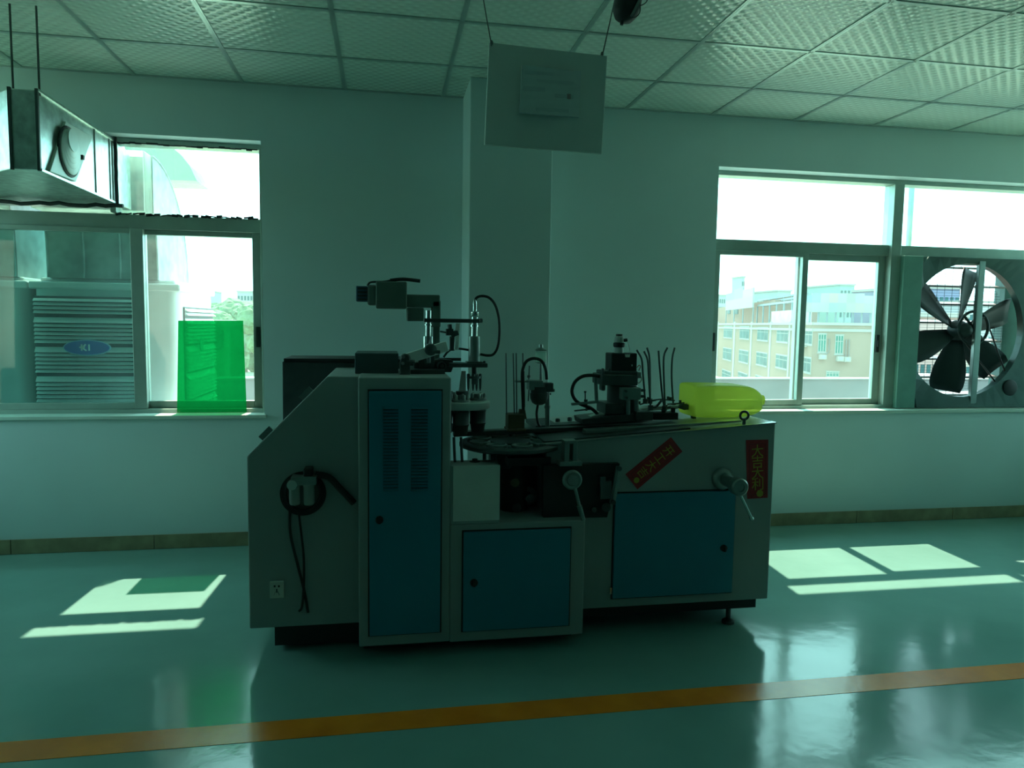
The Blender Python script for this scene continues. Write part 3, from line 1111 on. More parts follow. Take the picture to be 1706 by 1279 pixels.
for k in range(12):
    x = g1.x - 18 + (g2.x - g1.x + 36) * k / 11
    box(bb, x - .3, x + .3, 90.1, 90.9, -10, g1.z - .6)
tag(obj('viaduct', bb, mat('viaduct_concrete', (.32, .31, .27), .8)), 'long pale concrete viaduct deck below the trees in the left window', 'viaduct')
a_, b2_ = px(350, 600, 60), px(470, 625, 60)
tag(obj('grass_strip', box(nb(), -45, -10, 45, 85, -10, -8.2), mat('dry_grass', (.26, .26, .08), .9, var=.3, scale=.4)), 'flat strip of yellowish dry grass below the viaduct', 'grass', kind='stuff')

# ------------------------------------------------------------------ paper cup machine
M_BODY = mat('machine_grey_paint', (.34, .40, .385), .5, var=.05, scale=3)
M_DOOR = mat('machine_blue_door', (.02, .25, .36), .4, var=.06, scale=3)
M_BLK = mat('machine_black', (.022, .026, .026), .55)
M_STL = mat('machine_steel', (.30, .36, .34), .35, .75, var=.12, scale=14)
M_DST = mat('dark_steel', (.10, .12, .12), .4, .6, var=.15, scale=14)
M_CHR = mat('polished_rod', (.70, .76, .73), .15, 1.0, var=.03)
M_LNK = mat('pale_link_paint', (.88, .95, .93), .3, .15, var=.06)
M_HOSE = mat('black_hose', (.015, .02, .02), .45)
M_RUST = mat('brown_block', (.16, .12, .07), .6, .2, var=.2)
M_ALB = mat('light_plate', (.62, .70, .66), .35, .4, var=.06)
FB, FT, BK = -1.60, -1.70, -.95
mc = thing('paper_cup_machine', (.25, -1.3, 0), 'large grey paper cup making machine with blue doors standing before the column', 'machine')
def P(x, y, Y=-1.35): return px(x, y, Y)
def part(name, bm, m, parent=mc, **k): return obj(name, bm, m, parent, **k)

# bodies
lb = [P(411, 760, FB), P(545, 627, FB), P(597, 627, FB), P(597, 1041, FB), P(414, 1048, FB)]
zb = .125
lbx0 = lb[0].x
left_body = part('left_body', prism(nb(), [(lbx0, FB, lb[0].z), (lb[1].x, FB, 1.19), (-.46, FB, 1.19), (-.46, FB, zb), (lbx0, FB, zb)], (0, .62, 0)), M_BODY, bevel=.006)
part('left_plinth', box(nb(), P(459, 1060, -1.52).x, -.46, -1.54, -1.02, .02, zb), M_BLK)
TX0, TX1, TZ = -.467, -.089, 1.193
part('tower_body', box(nb(), TX0, TX1, FT, -1.15, .062, TZ), M_BODY, bevel=.006)
part('base_body', box(nb(), TX1, .500, FT, -1.15, .058, .572), M_BODY, bevel=.006)
part('base_plinth', box(nb(), -.45, .47, -1.62, -1.0, .02, .062), M_BLK)
rbt = lambda x: .895 + (x - .369) * (.979 - .895) / (1.43 - .369)
RX = 1.437
part('right_body', prism(nb(), [(.34, FB, rbt(.34)), (RX, FB, rbt(RX)), (RX, FB, .13), (.34, FB, .13)], (0, .66, 0)), M_BODY, bevel=.006)
pl1 = P(1257, 1010, -1.55)
part('right_plinth', box(nb(), .45, pl1.x, -1.56, -1.0, .075, .13), M_BLK)
for fxx, fyy in ((P(1215, 1040, -1.56).x, -1.545), (P(1215, 1040, -1.56).x, -1.05)):
    b_ = nb()
    cyl(b_, (fxx, fyy, .02), (fxx, fyy, .09), .012)
    lathe(b_, [(.03, 0), (.03, .012), (.014, .024)], (fxx, fyy, 0), (0, 0, 1), 20)
    part('levelling_foot', b_, M_DST, smooth=True)
for fxx in (-.7, 0.0, .4):
    b_ = nb()
    lathe(b_, [(.03, 0), (.03, .012), (.014, .03)], (fxx, -1.4, 0), (0, 0, 1), 20)
    part('levelling_foot', b_, M_DST, smooth=True)
# rear cabinet and box behind the slope
ra, rb_ = P(470, 602, -1.0), P(592, 597, -1.0)
part('rear_cabinet', box(nb(), ra.x, rb_.x + .3, -1.0, -.72, .10, ra.z), M_DST, bevel=.005)
part('rear_lid', box(nb(), ra.x + .01, rb_.x + .32, -1.02, -.70, ra.z, ra.z + .016), M_BLK)
bx0, bx1 = P(591, 588, -1.45), P(664, 588, -1.45)
part('switch_box', box(nb(), bx0.x, bx1.x, -1.45, -1.18, 1.19, bx0.z), mat('dark_blue_box', (.06, .10, .11), .45), bevel=.004)
# hinges on the sloped cover
s0, s1 = V((lbx0, 0, lb[0].z)), V((lb[1].x, 0, 1.19))
for t_ in (.25, .75):
    c = s0 + (s1 - s0) * t_
    b_ = nb()
    bar(b_, V((c.x, FB + .02, c.z)) - (s1 - s0).normalized() * .03 + V((-.005, 0, .007)), V((c.x, FB + .02, c.z)) + (s1 - s0).normalized() * .03 + V((-.005, 0, .007)), .03, .010, (0, 1, 0))
    part('hinge', b_, M_STL)

# doors
def door(x0, x1, z0, z1, Y, lock=None, name='door'):
    part('door_seam', box(nb(), x0 - .006, x1 + .006, Y - .002, Y + .004, z0 - .006, z1 + .006), M_BLK)
    d = part(name, box(nb(), x0, x1, Y - .014, Y - .001, z0, z1), M_DOOR, bevel=.003)
    if lock:
        b_ = nb()
        lathe(b_, [(.016, 0), (.016, .01), (.010, .014)], (lock[0], Y - .013, lock[1]), (0, -1, 0), 20)
        cbox(b_, (lock[0], Y - .03, lock[1]), (.008, .012, .026))
        obj('lock', b_, M_BLK, d, smooth=True)
    return d
d1 = door(-.423, -.130, .112, 1.139, FT, (P(632, 864, FT).x, P(632, 864, FT).z), 'tower_door')
d2 = door(-.033, .432, .107, .540, FT, (P(789, 968, FT).x, P(789, 968, FT).z), 'base_door')
d3 = door(.662, 1.245, .176, .662, FB, (P(1203, 911, FB).x, P(1203, 911, FB).z), 'right_door')
for cx_, hw_ in ((651, .0305), (699, .034)):
    a, b = P(cx_, 678, FT - .0145), P(cx_, 817.5, FT - .0145)
    obj('louver_opening', box(nb(), a.x - hw_, a.x + hw_, FT - .0148, FT - .0135, b.z, a.z), M_BLK, d1)
s0 = None
for cx_, wpx in ((651, 24), (699, 28)):
    for k in range(26):
        yy = 681 + k * 5.4
        p = P(cx_, yy, FT - .014)
        if s0 is None:
            w_ = .030
            b_ = prism(nb(), [(p.x - w_, p.y, p.z), (p.x - w_, p.y, p.z + .0095), (p.x - w_, p.y - .011, p.z + .001), (p.x - w_, p.y - .010, p.z)], (2 * w_, 0, 0))
            s0 = obj('louver', b_, M_DOOR, d1)
            y0_ = WLOC[s0.name].y
        else:
            inst(s0, 'louver', (p.x, y0_, p.z), d1, scale=(1 if wpx == 24 else 1.12, 1, 1))
part('hinge_pin', box(nb(), .648, .656, FB - .016, FB, .20, .23), M_CHR)

# white cover plate, open drive bay
pa, pb = P(755, 776, FT - .004), P(832, 866, FT - .004)
part('cover_plate', box(nb(), pa.x, pb.x, FT - .006, FT - .001, pb.z, pa.z), mat('white_cover', (.68, .74, .70), .45, var=.05), bevel=.002)
part('gear_housing', box(nb(), TX1, pb.x, FT, -1.58, .572, pa.z), M_BODY, bevel=.004)
part('bay_back', box(nb(), pb.x, .50, -1.42, -1.36, .572, .86), M_BLK)
part('bay_roof', box(nb(), .17, .36, -1.62, -1.30, .80, .835), M_BLK)
for k, (x, z) in enumerate(((855, 800), (880, 826), (858, 842))):
    c = P(x, z, -1.50)
    b_ = nb()
    lathe(b_, [(.05 - .008 * k, -.04), (.05 - .008 * k, .0), (.02, .0), (.02, .05)], c, (0, -1, 0), 22)
    part('drive_gear', b_, M_DST if k else M_RUST, smooth=True)
q = [P(905, 775, -1.64), P(1033, 772, -1.64), P(1012, 862, -1.64), P(905, 864, -1.64)]
part('black_guard', prism(nb(), q, (0, .035, 0)), M_BLK, bevel=.003)
b_ = nb()
bar(b_, P(1031, 777, -1.66), P(1020, 838, -1.66), .012, .026, (0, 1, 0))
bar(b_, P(1031, 777, -1.66), P(1020, 838, -1.66), .026, .012, (0, 1, 0))
part('slotted_link', b_, M_STL, bevel=.002)
for y in (780, 836):
    b_ = nb()
    lathe(b_, [(.011, 0), (.011, .012)], P(1031 if y < 800 else 1021, y, -1.675), (0, -1, 0), 8)
    part('link_bolt', b_, M_DST)
b_ = nb()
cbox(b_, P(1008, 815, -1.66), (.05, .03, .08)); cbox(b_, P(1003, 800, -1.67), (.025, .03, .04)); cyl(b_, P(1010, 845, -1.68), P(1010, 845, -1.64), .02)
cyl(b_, P(990, 849, -1.68), P(990, 849, -1.64), .012)
part('cam_follower', b_, M_DST, bevel=.002)
# fork bracket
b_ = nb()
a, b = P(939, 735, -1.66), P(946, 770, -1.66)
box(b_, a.x, b.x, -1.68, -1.62, b.z, a.z)
a, b = P(953, 735, -1.66), P(960, 770, -1.66)
box(b_, a.x, b.x, -1.68, -1.62, b.z, a.z)
a, b = P(930, 767, -1.66), P(967, 774, -1.66)
box(b_, a.x, b.x, -1.69, -1.62, b.z, a.z)
a, b = P(939, 733, -1.66), P(960, 738, -1.66)
box(b_, a.x, b.x, -1.68, -1.62, b.z, a.z)
part('fork_bracket', b_, M_STL, bevel=.003)
# hand crank on the front
hc = P(952, 798, -1.70)
b_ = nb()
cyl(b_, hc + V((0, .08, 0)), hc, .014)
lathe(b_, [(.040, 0), (.043, .006), (.043, .018), (.036, .024), (.026, .020), (.022, .026), (.010, .026)], hc, (0, -1, 0), 28)
hw = part('crank_hub', b_, M_STL, smooth=True)
b_ = nb()
cyl(b_, P(957, 810, -1.715), P(966, 846, -1.715), .008, .008)
cyl(b_, P(965, 842, -1.715), P(972, 866, -1.715), .0115, .010)
obj('crank_handle', b_, M_STL, hw, smooth=True)
# second crank on the right body
kc = P(1203, 797, FB)
ke = P(1228, 811, FB - .16)
b_ = nb()
lathe(b_, [(.052, 0), (.052, .01), (.044, .02), (.03, .03)], kc, (0, -1, 0), 28)
part('crank_flange', b_, M_STL, smooth=True)
b_ = nb()
kc2 = V((kc.x, FB, kc.z))
lathe(b_, [(.026, 0), (.026, .12)], kc2, (0, -1, 0), 24)
k2 = kc2 + V((.004, -.12, -.004))
lathe(b_, [(.036, 0), (.040, .006), (.040, .045), (.034, .052), (.020, .052), (.018, .046)], k2, (0, -1, 0), 28)
hw = part('crank_knob', b_, M_STL, smooth=True)
b_ = nb()
h0 = k2 + V((.010, -.03, -.035))
h1 = P(1251, 861, h0.y)
cyl(b_, h0, h1, .0065)
lathe(b_, [(.009, 0), (.010, .012), (.006, .016)], h1, h1 - h0, 12)
obj('crank_handle', b_, M_CHR, hw, smooth=True)
# lifting eye
b_ = nb()
ec = P(1240, 692, -1.58)
torus(b_, ec, (.15, 1, .1), .019, .006, 24, 8)
cyl(b_, (ec.x, ec.y, rbt(ec.x) - .005), (ec.x, ec.y, ec.z - .015), .008)
part('lifting_eye', b_, M_DST, smooth=True)

# deck rails
def slab(p0, p1, depth, th, name, m, **k):
    q = [p0, p1, p1 - V((0, 0, th)), p0 - V((0, 0, th))]
    return part(name, prism(nb(), q, (0, depth, 0)), m, **k)
slab(P(756, 720, -1.36), P(1252, 698, -1.36), .055, .022, 'deck_plate', M_DST, bevel=.003)
slab(P(893, 709, -1.30), P(1252, 694, -1.30), .26, .020, 'rear_deck', M_DST, bevel=.003)
slab(P(975, 716, -1.50), P(1236, 700, -1.50), .05, .020, 'front_rail', M_STL, bevel=.003)
slab(P(905, 705, -1.22), P(976, 700, -1.22), .20, .012, 'feed_plate', M_ALB, bevel=.002)
for x, y in ((929, 702), (949, 700)):
    b_ = nb()
    lathe(b_, [(.012, -.01), (.012, .012), (.008, .016)], P(x, y, -1.2), (0, 0, 1), 6)
    part('hex_bolt', b_, M_DST)
q = [(.34, FB + .03, rbt(.34) + .006), (1.03, FB + .03, rbt(1.03) + .006), (1.03, FB + .03, rbt(1.03) - .004), (.34, FB + .03, rbt(.34) - .004)]
part('darkening_plate', prism(nb(), q, (0, .34, 0)), M_DST, bevel=.002)  # dark plate added to hide the bright reflection on the body top
q = [(.34, FB - .01, rbt(.34)), (RX, FB - .01, rbt(RX)), (RX, FB - .01, rbt(RX) - .006), (.34, FB - .01, rbt(.34) - .006)]
part('top_edge', prism(nb(), q, (0, .05, 0)), M_STL)
for x in (758, 770):
    b_ = nb()
    cyl(b_, P(x, 772, -1.62), P(x - 2, 728, -1.62), .006)
    part('tie_rod', b_, M_DST)
b_ = nb()
lathe(b_, [(.012, 0), (.024, .004), (.024, .016), (.012, .018), (.012, .026)], P(791, 774, -1.62) , (0, 0, 1), 8)
part('star_knob', b_, M_BLK)
b_ = nb()
lathe(b_, [(.03, 0), (.03, .01)], P(771, 775, -1.62), (0, 0, 1), 16)
part('knob_base', b_, M_BLK)
for x, r in ((807, .008), (819, .006), (826, .010)):
    b_ = nb()
    cyl(b_, P(x, 776, -1.55), P(x, 745, -1.55), r)
    part('guide_post', b_, M_DST, smooth=True)

# cup turret disc
dc = P(850, 735, -1.47)
DRr = .232
disc_z = dc.z
b_ = nb()
lathe(b_, [(.06, -.115), (.064, -.07), (.09, -.034), (DRr - .02, -.026), (DRr, -.018), (DRr, -.004), (DRr - .006, 0), (DRr - .035, .002), (DRr - .04, -.006), (.10, -.006), (.095, .006), (.03, .008)], dc, (0, 0, 1), 56)
td = part('turret_disc', b_, M_DST, smooth=True)
for k in range(8):
    a = 2 * PI * k / 8 + .2
    c = dc + V((.145 * math.cos(a), .145 * math.sin(a), -.004))
    b_ = nb()
    lathe(b_, [(.047, 0), (.047, .012), (.038, .014), (.036, .002), (.002, .001)], c, (0, 0, 1), 24)
    obj('cup_socket', b_, M_STL, td, smooth=True)
for k in range(8):
    a = 2 * PI * (k + .5) / 8 + .2
    b_ = nb()
    lathe(b_, [(.009, 0), (.009, .014)], dc + V((.175 * math.cos(a), .175 * math.sin(a), -.004)), (0, 0, 1), 6)
    obj('socket_bolt', b_, M_STL, td)
b_ = nb()
cyl(b_, (dc.x + .02, dc.y, .57), (dc.x + .02, dc.y, disc_z - .10), .066)
part('turret_column', b_, M_BLK, smooth=True)

# mandrel wheel with hanging cup moulds
wc = P(770, 673, -1.38)
b_ = nb()
lathe(b_, [(.05, -.016), (.125, -.016), (.128, -.012), (.128, .014), (.124, .018), (.03, .018)], wc, (0, 0, 1), 48)
mw = part('mandrel_wheel', b_, M_ALB, smooth=True)
for k, (x, y, Y) in enumerate(((768, 690, -1.44), (796, 687, -1.37), (758, 686, -1.30), (742, 688, -1.38))):
    c = P(x, y, Y)
    b_ = nb()
    lathe(b_, [(.030, -.090), (.034, -.055), (.037, -.052), (.038, -.045), (.036, -.042), (.037, .0), (.039, .012)], c, (0, 0, 1), 24)
    obj('cup_mould', b_, M_DST, mw, smooth=True)
    b_ = nb()
    t0 = V((c.x, c.y, wc.z + .017))
    lathe(b_, [(.042, 0), (.042, .010), (.020, .012), (.020, .03)], t0, (0, 0, 1), 20)
    for a in range(5):
        aa = 2 * PI * a / 5 + k
        lathe(b_, [(.008, 0), (.008, .018), (.004, .024)], t0 + V((.030 * math.cos(aa), .030 * math.sin(aa), .010)), (0, 0, 1), 8)
    obj('mould_flange', b_, M_STL, mw, smooth=True)
b_ = nb()
cyl(b_, (wc.x, wc.y, wc.z - .05), (wc.x, wc.y, wc.z + .06), .03)
obj('wheel_shaft', b_, M_DST, mw, smooth=True)
b_ = nb()
prism(b_, [P(764, 655, -1.25), P(769, 618, -1.25), P(776, 618, -1.25), P(776, 655, -1.25)], (0, .01, 0))
part('paper_guide', b_, M_ALB)

# air cylinder press over the wheel
YC = -1.38
b_ = nb()
a, b = P(790, 560, YC), P(790, 604, YC)
cyl(b_, b, a, .0265)
lathe(b_, [(.030, 0), (.030, .008)], b, (0, 0, 1), 20)
cylb = part('press_cylinder', b_, M_STL, smooth=True)
b_ = nb()
cyl(b_, P(790, 560, YC), P(791, 528, YC), .0145)
lathe(b_, [(.018, 0), (.018, .008)], P(790, 544, YC), (0, 0, 1), 18)
lathe(b_, [(.016, 0), (.018, .004), (.018, .02), (.012, .024)], P(791, 527, YC), (0, 0, 1), 18)
cyl(b_, P(791, 520, YC), P(791, 506, YC), .009)
lathe(b_, [(.010, 0), (.006, .02)], P(791, 506, YC), (0, 0, 1), 12)
obj('cylinder_rod', b_, M_CHR, cylb, smooth=True)
b_ = nb()
tube(b_, [P(*q, YC) for q in ((791, 503), (794, 496), (803, 493), (815, 496), (825, 508), (831, 530), (832, 555), (829, 578), (822, 590), (812, 592), (800, 590))], .006, 8, 5)
obj('air_hose', b_, M_HOSE, cylb, smooth=True)
b_ = nb()
tube(b_, [P(*q, YC + .02) for q in ((781, 583), (768, 581), (755, 581), (746, 586), (739, 595))], .005, 8, 5)
obj('air_hose', b_, M_HOSE, cylb, smooth=True)
# top beam and posts
b_ = nb()
a, b = P(706, 530, YC), P(799, 538, YC)
box(b_, a.x, b.x, YC - .025, YC + .025, b.z, a.z)
cyl(b_, P(799, 534, YC), P(804, 534, YC), .010)
part('top_beam', b_, M_DST, bevel=.004)
for x0, x1, r in ((707, 515, .005), (715, 515, .005)):
    pass
b_ = nb()
cyl(b_, P(713, 560, YC), P(714, 517, YC), .0125)
lathe(b_, [(.016, 0), (.016, .006)], P(713, 542, YC), (0, 0, 1), 16)
cyl(b_, P(713, 604, YC), P(713, 560, YC), .0225)
part('rear_post', b_, M_CHR, smooth=True)
b_ = nb()
a, b = P(747, 604, YC), P(810, 611, YC)
box(b_, a.x, b.x, YC - .05, YC + .05, b.z, a.z)
cbox(b_, P(790, 604, YC), (.075, .07, .012))
cyl(b_, P(807, 606, YC), P(807, 601, YC), .006)
part('press_plate', b_, M_DST, bevel=.003)
b_ = nb()
a, b = P(690, 598, YC), P(755, 621, YC)
prism(b_, [P(690, 604, YC), P(735, 598, YC), P(755, 600, YC), P(755, 612, YC), P(752, 620, YC), P(690, 620, YC)], (0, .1, 0))
part('cast_arm', b_, M_DST, bevel=.004)
b_ = nb()
a, b = P(732, 597, -1.35), P(770, 602, -1.35)
box(b_, a.x, b.x, -1.30, -1.27, b.z, a.z)
part('flat_bar', b_, M_DST)
b_ = nb()
lathe(b_, [(.021, 0), (.021, .03), (.016, .032), (.010, .026), (.007, .034)], P(735, 609, YC - .01), (0, -1, 0), 24)
part('cam_roller', b_, M_DST, smooth=True)
# press rod with pins
b_ = nb()
cyl(b_, P(790, 640, YC), P(790, 611, YC), .012)
lathe(b_, [(.032, 0), (.032, .010)], P(789, 630, YC), (0, 0, 1), 20)
pr_ = part('press_rod', b_, M_DST, smooth=True)
for x, dy in ((780, .0), (788, -.02), (794, .02), (800, .0)):
    b_ = nb()
    lathe(b_, [(.002, 0), (.005, .015), (.0065, .062), (.0075, .066), (.0075, .076), (.004, .08)], P(x, 651, YC + dy), (0, 0, 1), 10)
    obj('press_pin', b_, M_DST, pr_, smooth=True)
# pale lever links
YL = -1.52
b_ = nb()
bar(b_, P(676, 598, YL), P(745, 576, YL + .03), .02, .046)
lk = part('lever_link', b_, M_LNK, bevel=.003)
b_ = nb()
bar(b_, P(760, 583, YC - .05), P(763, 538, YC - .05), .02, .018, (0, 1, 0))
part('upright_link', b_, M_LNK, bevel=.003)
b_ = nb()
bar(b_, P(753, 584, YC - .03), P(753, 560, YC - .03), .02, .03, (0, 1, 0))
part('rod_block', b_, M_DST, bevel=.002)
b_ = nb()
cyl(b_, P(751, 558, YC - .05), P(763, 554, YC - .05), .014); cyl(b_, P(733, 552, YC - .05), P(745, 554, YC - .05), .004); cyl(b_, P(750, 552, YC - .05), P(749, 540, YC - .05), .010)
cbox(b_, P(749, 553, YC - .05), (.032, .03, .030))
part('rod_end', b_, M_DST, smooth=True)
for x, y, r in ((675, 598, .024), (717, 582, .026)):
    c = P(x, y, YL)
    b_ = nb()
    lathe(b_, [(r, -.03), (r, .03), (r * .7, .036)], c, (0, -1, 0), 20)
    cyl(b_, c + V((.008, -.03, -.008)), c + V((.04, -.03, -.010)), .008)
    part('pivot_joint', b_, M_DST, smooth=True)
b_ = nb()
a, b = P(666, 602, YL), P(683, 626, YL)
box(b_, a.x, b.x, YL - .015, YL + .03, TZ - .005, a.z)
part('pivot_stand', b_, M_DST, bevel=.003)
for x, y in ((672, 594), (671, 605)):
    b_ = nb()
    lathe(b_, [(.008, 0), (.008, .012)], P(x, y, YL - .036), (0, -1, 0), 6)
    part('pivot_bolt', b_, M_CHR)
b_ = nb()
a = P(684, 624, -1.5)
box(b_, a.x, TX1 - .01, -1.50, -1.2, TZ, TZ + .018)
part('sliding_tray', b_, M_DST)
b_ = nb()
a, b = P(700, 615, -1.45), P(735, 580, -1.45)
box(b_, P(697, 600, YC).x, P(724, 600, YC).x, YC - .02, YC + .05, TZ, P(700, 588, YC).z)
part('post_foot', b_, M_DST, bevel=.003)

# dim motor unit behind the press
YM = -1.05
def mbox(bm, x0, y0, x1, y1, Y0, Y1):
    a, b = P(x0, y0, Y0), P(x1, y1, Y0)
    return box(bm, min(a.x, b.x), max(a.x, b.x), Y0, Y1, min(a.z, b.z), max(a.z, b.z))
M_DIM = mat('motor_grey', (.14, .20, .17), .6, var=.1)
b_ = nb()
mbox(b_, 626, 468, 678, 514, YM, YM + .16)
mbox(b_, 676, 490, 733, 512, YM + .02, YM + .14)
mbox(b_, 720, 500, 734, 545, YM + .02, YM + .14)
mbox(b_, 678, 512, 706, 535, YM + .02, YM + .14)
mu = part('motor_unit', b_, M_DIM, bevel=.006)
b_ = nb()
mbox(b_, 593, 476, 612, 502, YM + .03, YM + .13)
mf = obj('motor_fan_end', b_, mat('blue_fan_end', (.05, .13, .20), .5), mu, bevel=.004)
b_ = nb()
for k in range(4):
    mbox(b_, 596, 479 + k * 6, 611, 482 + k * 6, YM + .024, YM + .032)
obj('fan_slot', b_, M_BLK, mf)
b_ = nb()
mbox(b_, 612, 474, 627, 508, YM + .02, YM + .14)
obj('motor_flange', b_, M_DIM, mu, bevel=.01)
b_ = nb()
tube(b_, [P(*q, YM + .03) for q in ((612, 476), (618, 470), (640, 469), (655, 466))], .005, 8, 4)
tube(b_, [P(*q, YM + .03) for q in ((650, 467), (672, 465), (700, 468))], .009, 8, 4)
obj('motor_cable', b_, M_HOSE, mu, smooth=True)
b_ = nb()
mbox(b_, 722, 540, 732, 625, YM + .05, YM + .10)
obj('motor_stand', b_, M_DIM, mu)

# rods and bottom blank magazine
b_ = nb()
a, b = P(845, 689, -1.33), P(872, 716, -1.33)
box(b_, a.x, b.x, -1.36, -1.28, b.z, a.z)
cbox(b_, P(858, 714, -1.33), (.09, .1, .012))
mg = part('magazine_block', b_, M_RUST, bevel=.004)
for x, x2 in ((843, 844), (855, 857), (860, 861), (871, 872)):
    b_ = nb()
    cyl(b_, P(x2, 690, -1.32), P(x, 588, -1.32), .003, .003, 8)
    obj('magazine_rod', b_, M_DST, mg)
b_ = nb()
tube(b_, [P(*q, -1.34) for q in ((872, 682), (871, 660), (870, 630), (871, 615), (877, 602), (889, 597), (902, 601), (909, 615), (911, 632))], .0075, 8, 5)
cyl(b_, P(872, 678, -1.34), P(871, 618, -1.34), .0085)
obj('curved_hose', b_, M_HOSE, mg, smooth=True)
b_ = nb()
prism(b_, [P(864, 698, -1.34), P(866, 682, -1.34), P(875, 682, -1.34), P(878, 698, -1.34)], (0, .03, 0))
obj('hose_clamp', b_, M_RUST, mg, bevel=.003)

# glue pot on a stand, with sight glass
YG = -1.30
b_ = nb()
c = P(898, 674, YG)
lathe(b_, [(.018, 0), (.034, .010), (.043, .030), (.045, .055), (.042, .058), (.042, .085), (.044, .088)], c, (0, 0, 1), 28)
gp = part('glue_pot', b_, M_DST, smooth=True)
b_ = nb()
mbox(b_, 882, 634, 905, 650, YG - .03, YG + .04)
mbox(b_, 859, 634, 885, 637, YG - .01, YG + .02)
obj('pot_bracket', b_, M_STL, gp, bevel=.003)
b_ = nb()
cyl(b_, P(912, 712, YG), P(912, 640, YG), .0115)
lathe(b_, [(.015, 0), (.015, .014)], P(912, 680, YG), (0, 0, 1), 16)
obj('pot_stand', b_, M_STL, gp, smooth=True)
b_ = nb()
mbox(b_, 908, 638, 922, 653, YG - .03, YG + .02)
cyl(b_, P(920, 650, YG - .02), P(924, 650, YG - .02), .008); cyl(b_, P(916, 656, YG - .03), P(918, 656, YG - .03), .006)
obj('stand_clamp', b_, M_DST, gp, bevel=.003)
b_ = nb()
cyl(b_, P(901, 633, YG), P(901, 604, YG), .007, .005)
lathe(b_, [(.026, 0), (.026, .006)], P(901, 605, YG), (0, 0, 1), 22)
lathe(b_, [(.026, 0), (.028, .004), (.020, .010), (.010, .014), (.010, .03)], P(901, 584, YG), (0, 0, 1), 22)
obj('oiler_cap', b_, M_STL, gp, smooth=True)
b_ = nb()
lathe(b_, [(.027, 0), (.027, .052)], P(901, 604, YG), (0, 0, 1), 24)
obj('oiler_glass', b_, glass_mat('oiler_glass', (.75, .92, .85), .12), gp, smooth=True)
b_ = nb()
cyl(b_, P(881, 632, YG), P(882, 609, YG), .003); lathe(b_, [(.008, 0), (.008, .012)], P(881, 629, YG), (0, 0, 1), 10)
cyl(b_, P(880, 668, YG), P(882, 640, YG), .003)
obj('adjust_screw', b_, M_DST, gp, smooth=True)
b_ = nb()
tube(b_, [P(*q, YG) for q in ((896, 674), (894, 690), (897, 706), (903, 714))], .006, 8, 5)
obj('pot_hose', b_, M_HOSE, gp, smooth=True)

# vertical motor head with control box
YH = -1.32
b_ = nb()
mbox(b_, 1009, 672, 1056, 690, YH - .06, YH + .09)
lathe(b_, [(.074, 0), (.074, .10), (.076, .104)], P(1036, 676, YH + .01), (0, 0, 1), 30)
mh = part('motor_head', b_, M_DST, bevel=.004, smooth=True)
b_ = nb()
mbox(b_, 1003, 624, 1063, 642, YH - .075, YH + .09)
mbox(b_, 1007, 618, 1063, 625, YH - .06, YH + .08)
mbox(b_, 1003, 640, 1009, 651, YH - .05, YH)
obj('head_flange', b_, M_DST, mh, bevel=.006)
b_ = nb()
lathe(b_, [(.006, -.004), (.006, .03)], P(1004, 624, YH - .07), (0, 0, 1), 8)
lathe(b_, [(.007, -.004), (.007, .012)], P(1015, 618, YH - .05), (0, 0, 1), 8)
cyl(b_, P(990, 627, YH - .03), P(1006, 627, YH - .03), .007)
obj('flange_bolt', b_, M_DST, mh, smooth=True)
b_ = nb()
mbox(b_, 1019, 588, 1061, 621, YH - .04, YH + .06)
cb = obj('control_box', b_, M_BLK, mh, bevel=.005)
b_ = nb()
prism(b_, [P(*q, YH - .0415) for q in ((1041, 590), (1050, 590), (1049, 595), (1042, 595))], (0, .001, 0))
prism(b_, [P(*q, YH - .0415) for q in ((1052, 607), (1054, 607), (1054, 610), (1052, 610))], (0, .001, 0))
obj('box_sticker', b_, M_WHITE, cb)
b_ = nb()
c = P(1031, 588, YH)
lathe(b_, [(.022, 0), (.022, .030)], c, (0, 0, 1), 22)
lathe(b_, [(.022, .050), (.024, .056), (.022, .078), (.016, .082)], c, (0, 0, 1), 22)
ph = obj('sensor_body', b_, mat('sensor_grey', (.42, .50, .46), .5), mh, smooth=True)
b_ = nb()
lathe(b_, [(.024, .028), (.028, .034), (.028, .048), (.022, .052)], c, (0, 0, 1), 22)
lathe(b_, [(.016, .078), (.016, .092)], c, (0, 0, 1), 20)
cyl(b_, c + V((.02, -.01, .062)), c + V((.036, -.01, .064)), .008)
obj('sensor_collar', b_, M_BLK, mh, smooth=True)
b_ = nb()
tube(b_, [P(*q, YH) for q in ((1037, 564), (1042, 565), (1047, 573), (1050, 586))], .0022, 6, 5)
obj('white_wire', b_, M_WHITE, mh, smooth=True)
b_ = nb()
tube(b_, [P(*q, YH + .01) for q in ((1061, 612), (1065, 608), (1067, 611), (1064, 617))], .002, 6, 4)
obj('red_wire', b_, mat('red_wire', (.35, .04, .03), .5), mh, smooth=True)
b_ = nb()
mbox(b_, 1037, 646, 1068, 666, YH - .10, YH - .02)
hb = obj('head_block', b_, mat('block_green_grey', (.20, .30, .27), .5, .2), mh, bevel=.004)
for x, y in ((1041, 651), (1042, 662), (1068, 650), (1068, 660)):
    b_ = nb()
    lathe(b_, [(.007, 0), (.007, .02)], P(x, y, YH - .095), (0, -1, 0) if x < 1050 else (1, 0, 0), 8)
    obj('block_bolt', b_, M_DST, hb)
b_ = nb()
cyl(b_, P(1046, 690, YH - .07), P(1046, 666, YH - .07), .012); cyl(b_, P(1060, 690, YH - .07), P(1060, 666, YH - .07), .012)
obj('head_pillar', b_, M_STL, mh, smooth=True)
b_ = nb()
mbox(b_, 1062, 620, 1068, 630, YH - .02, YH + .02)
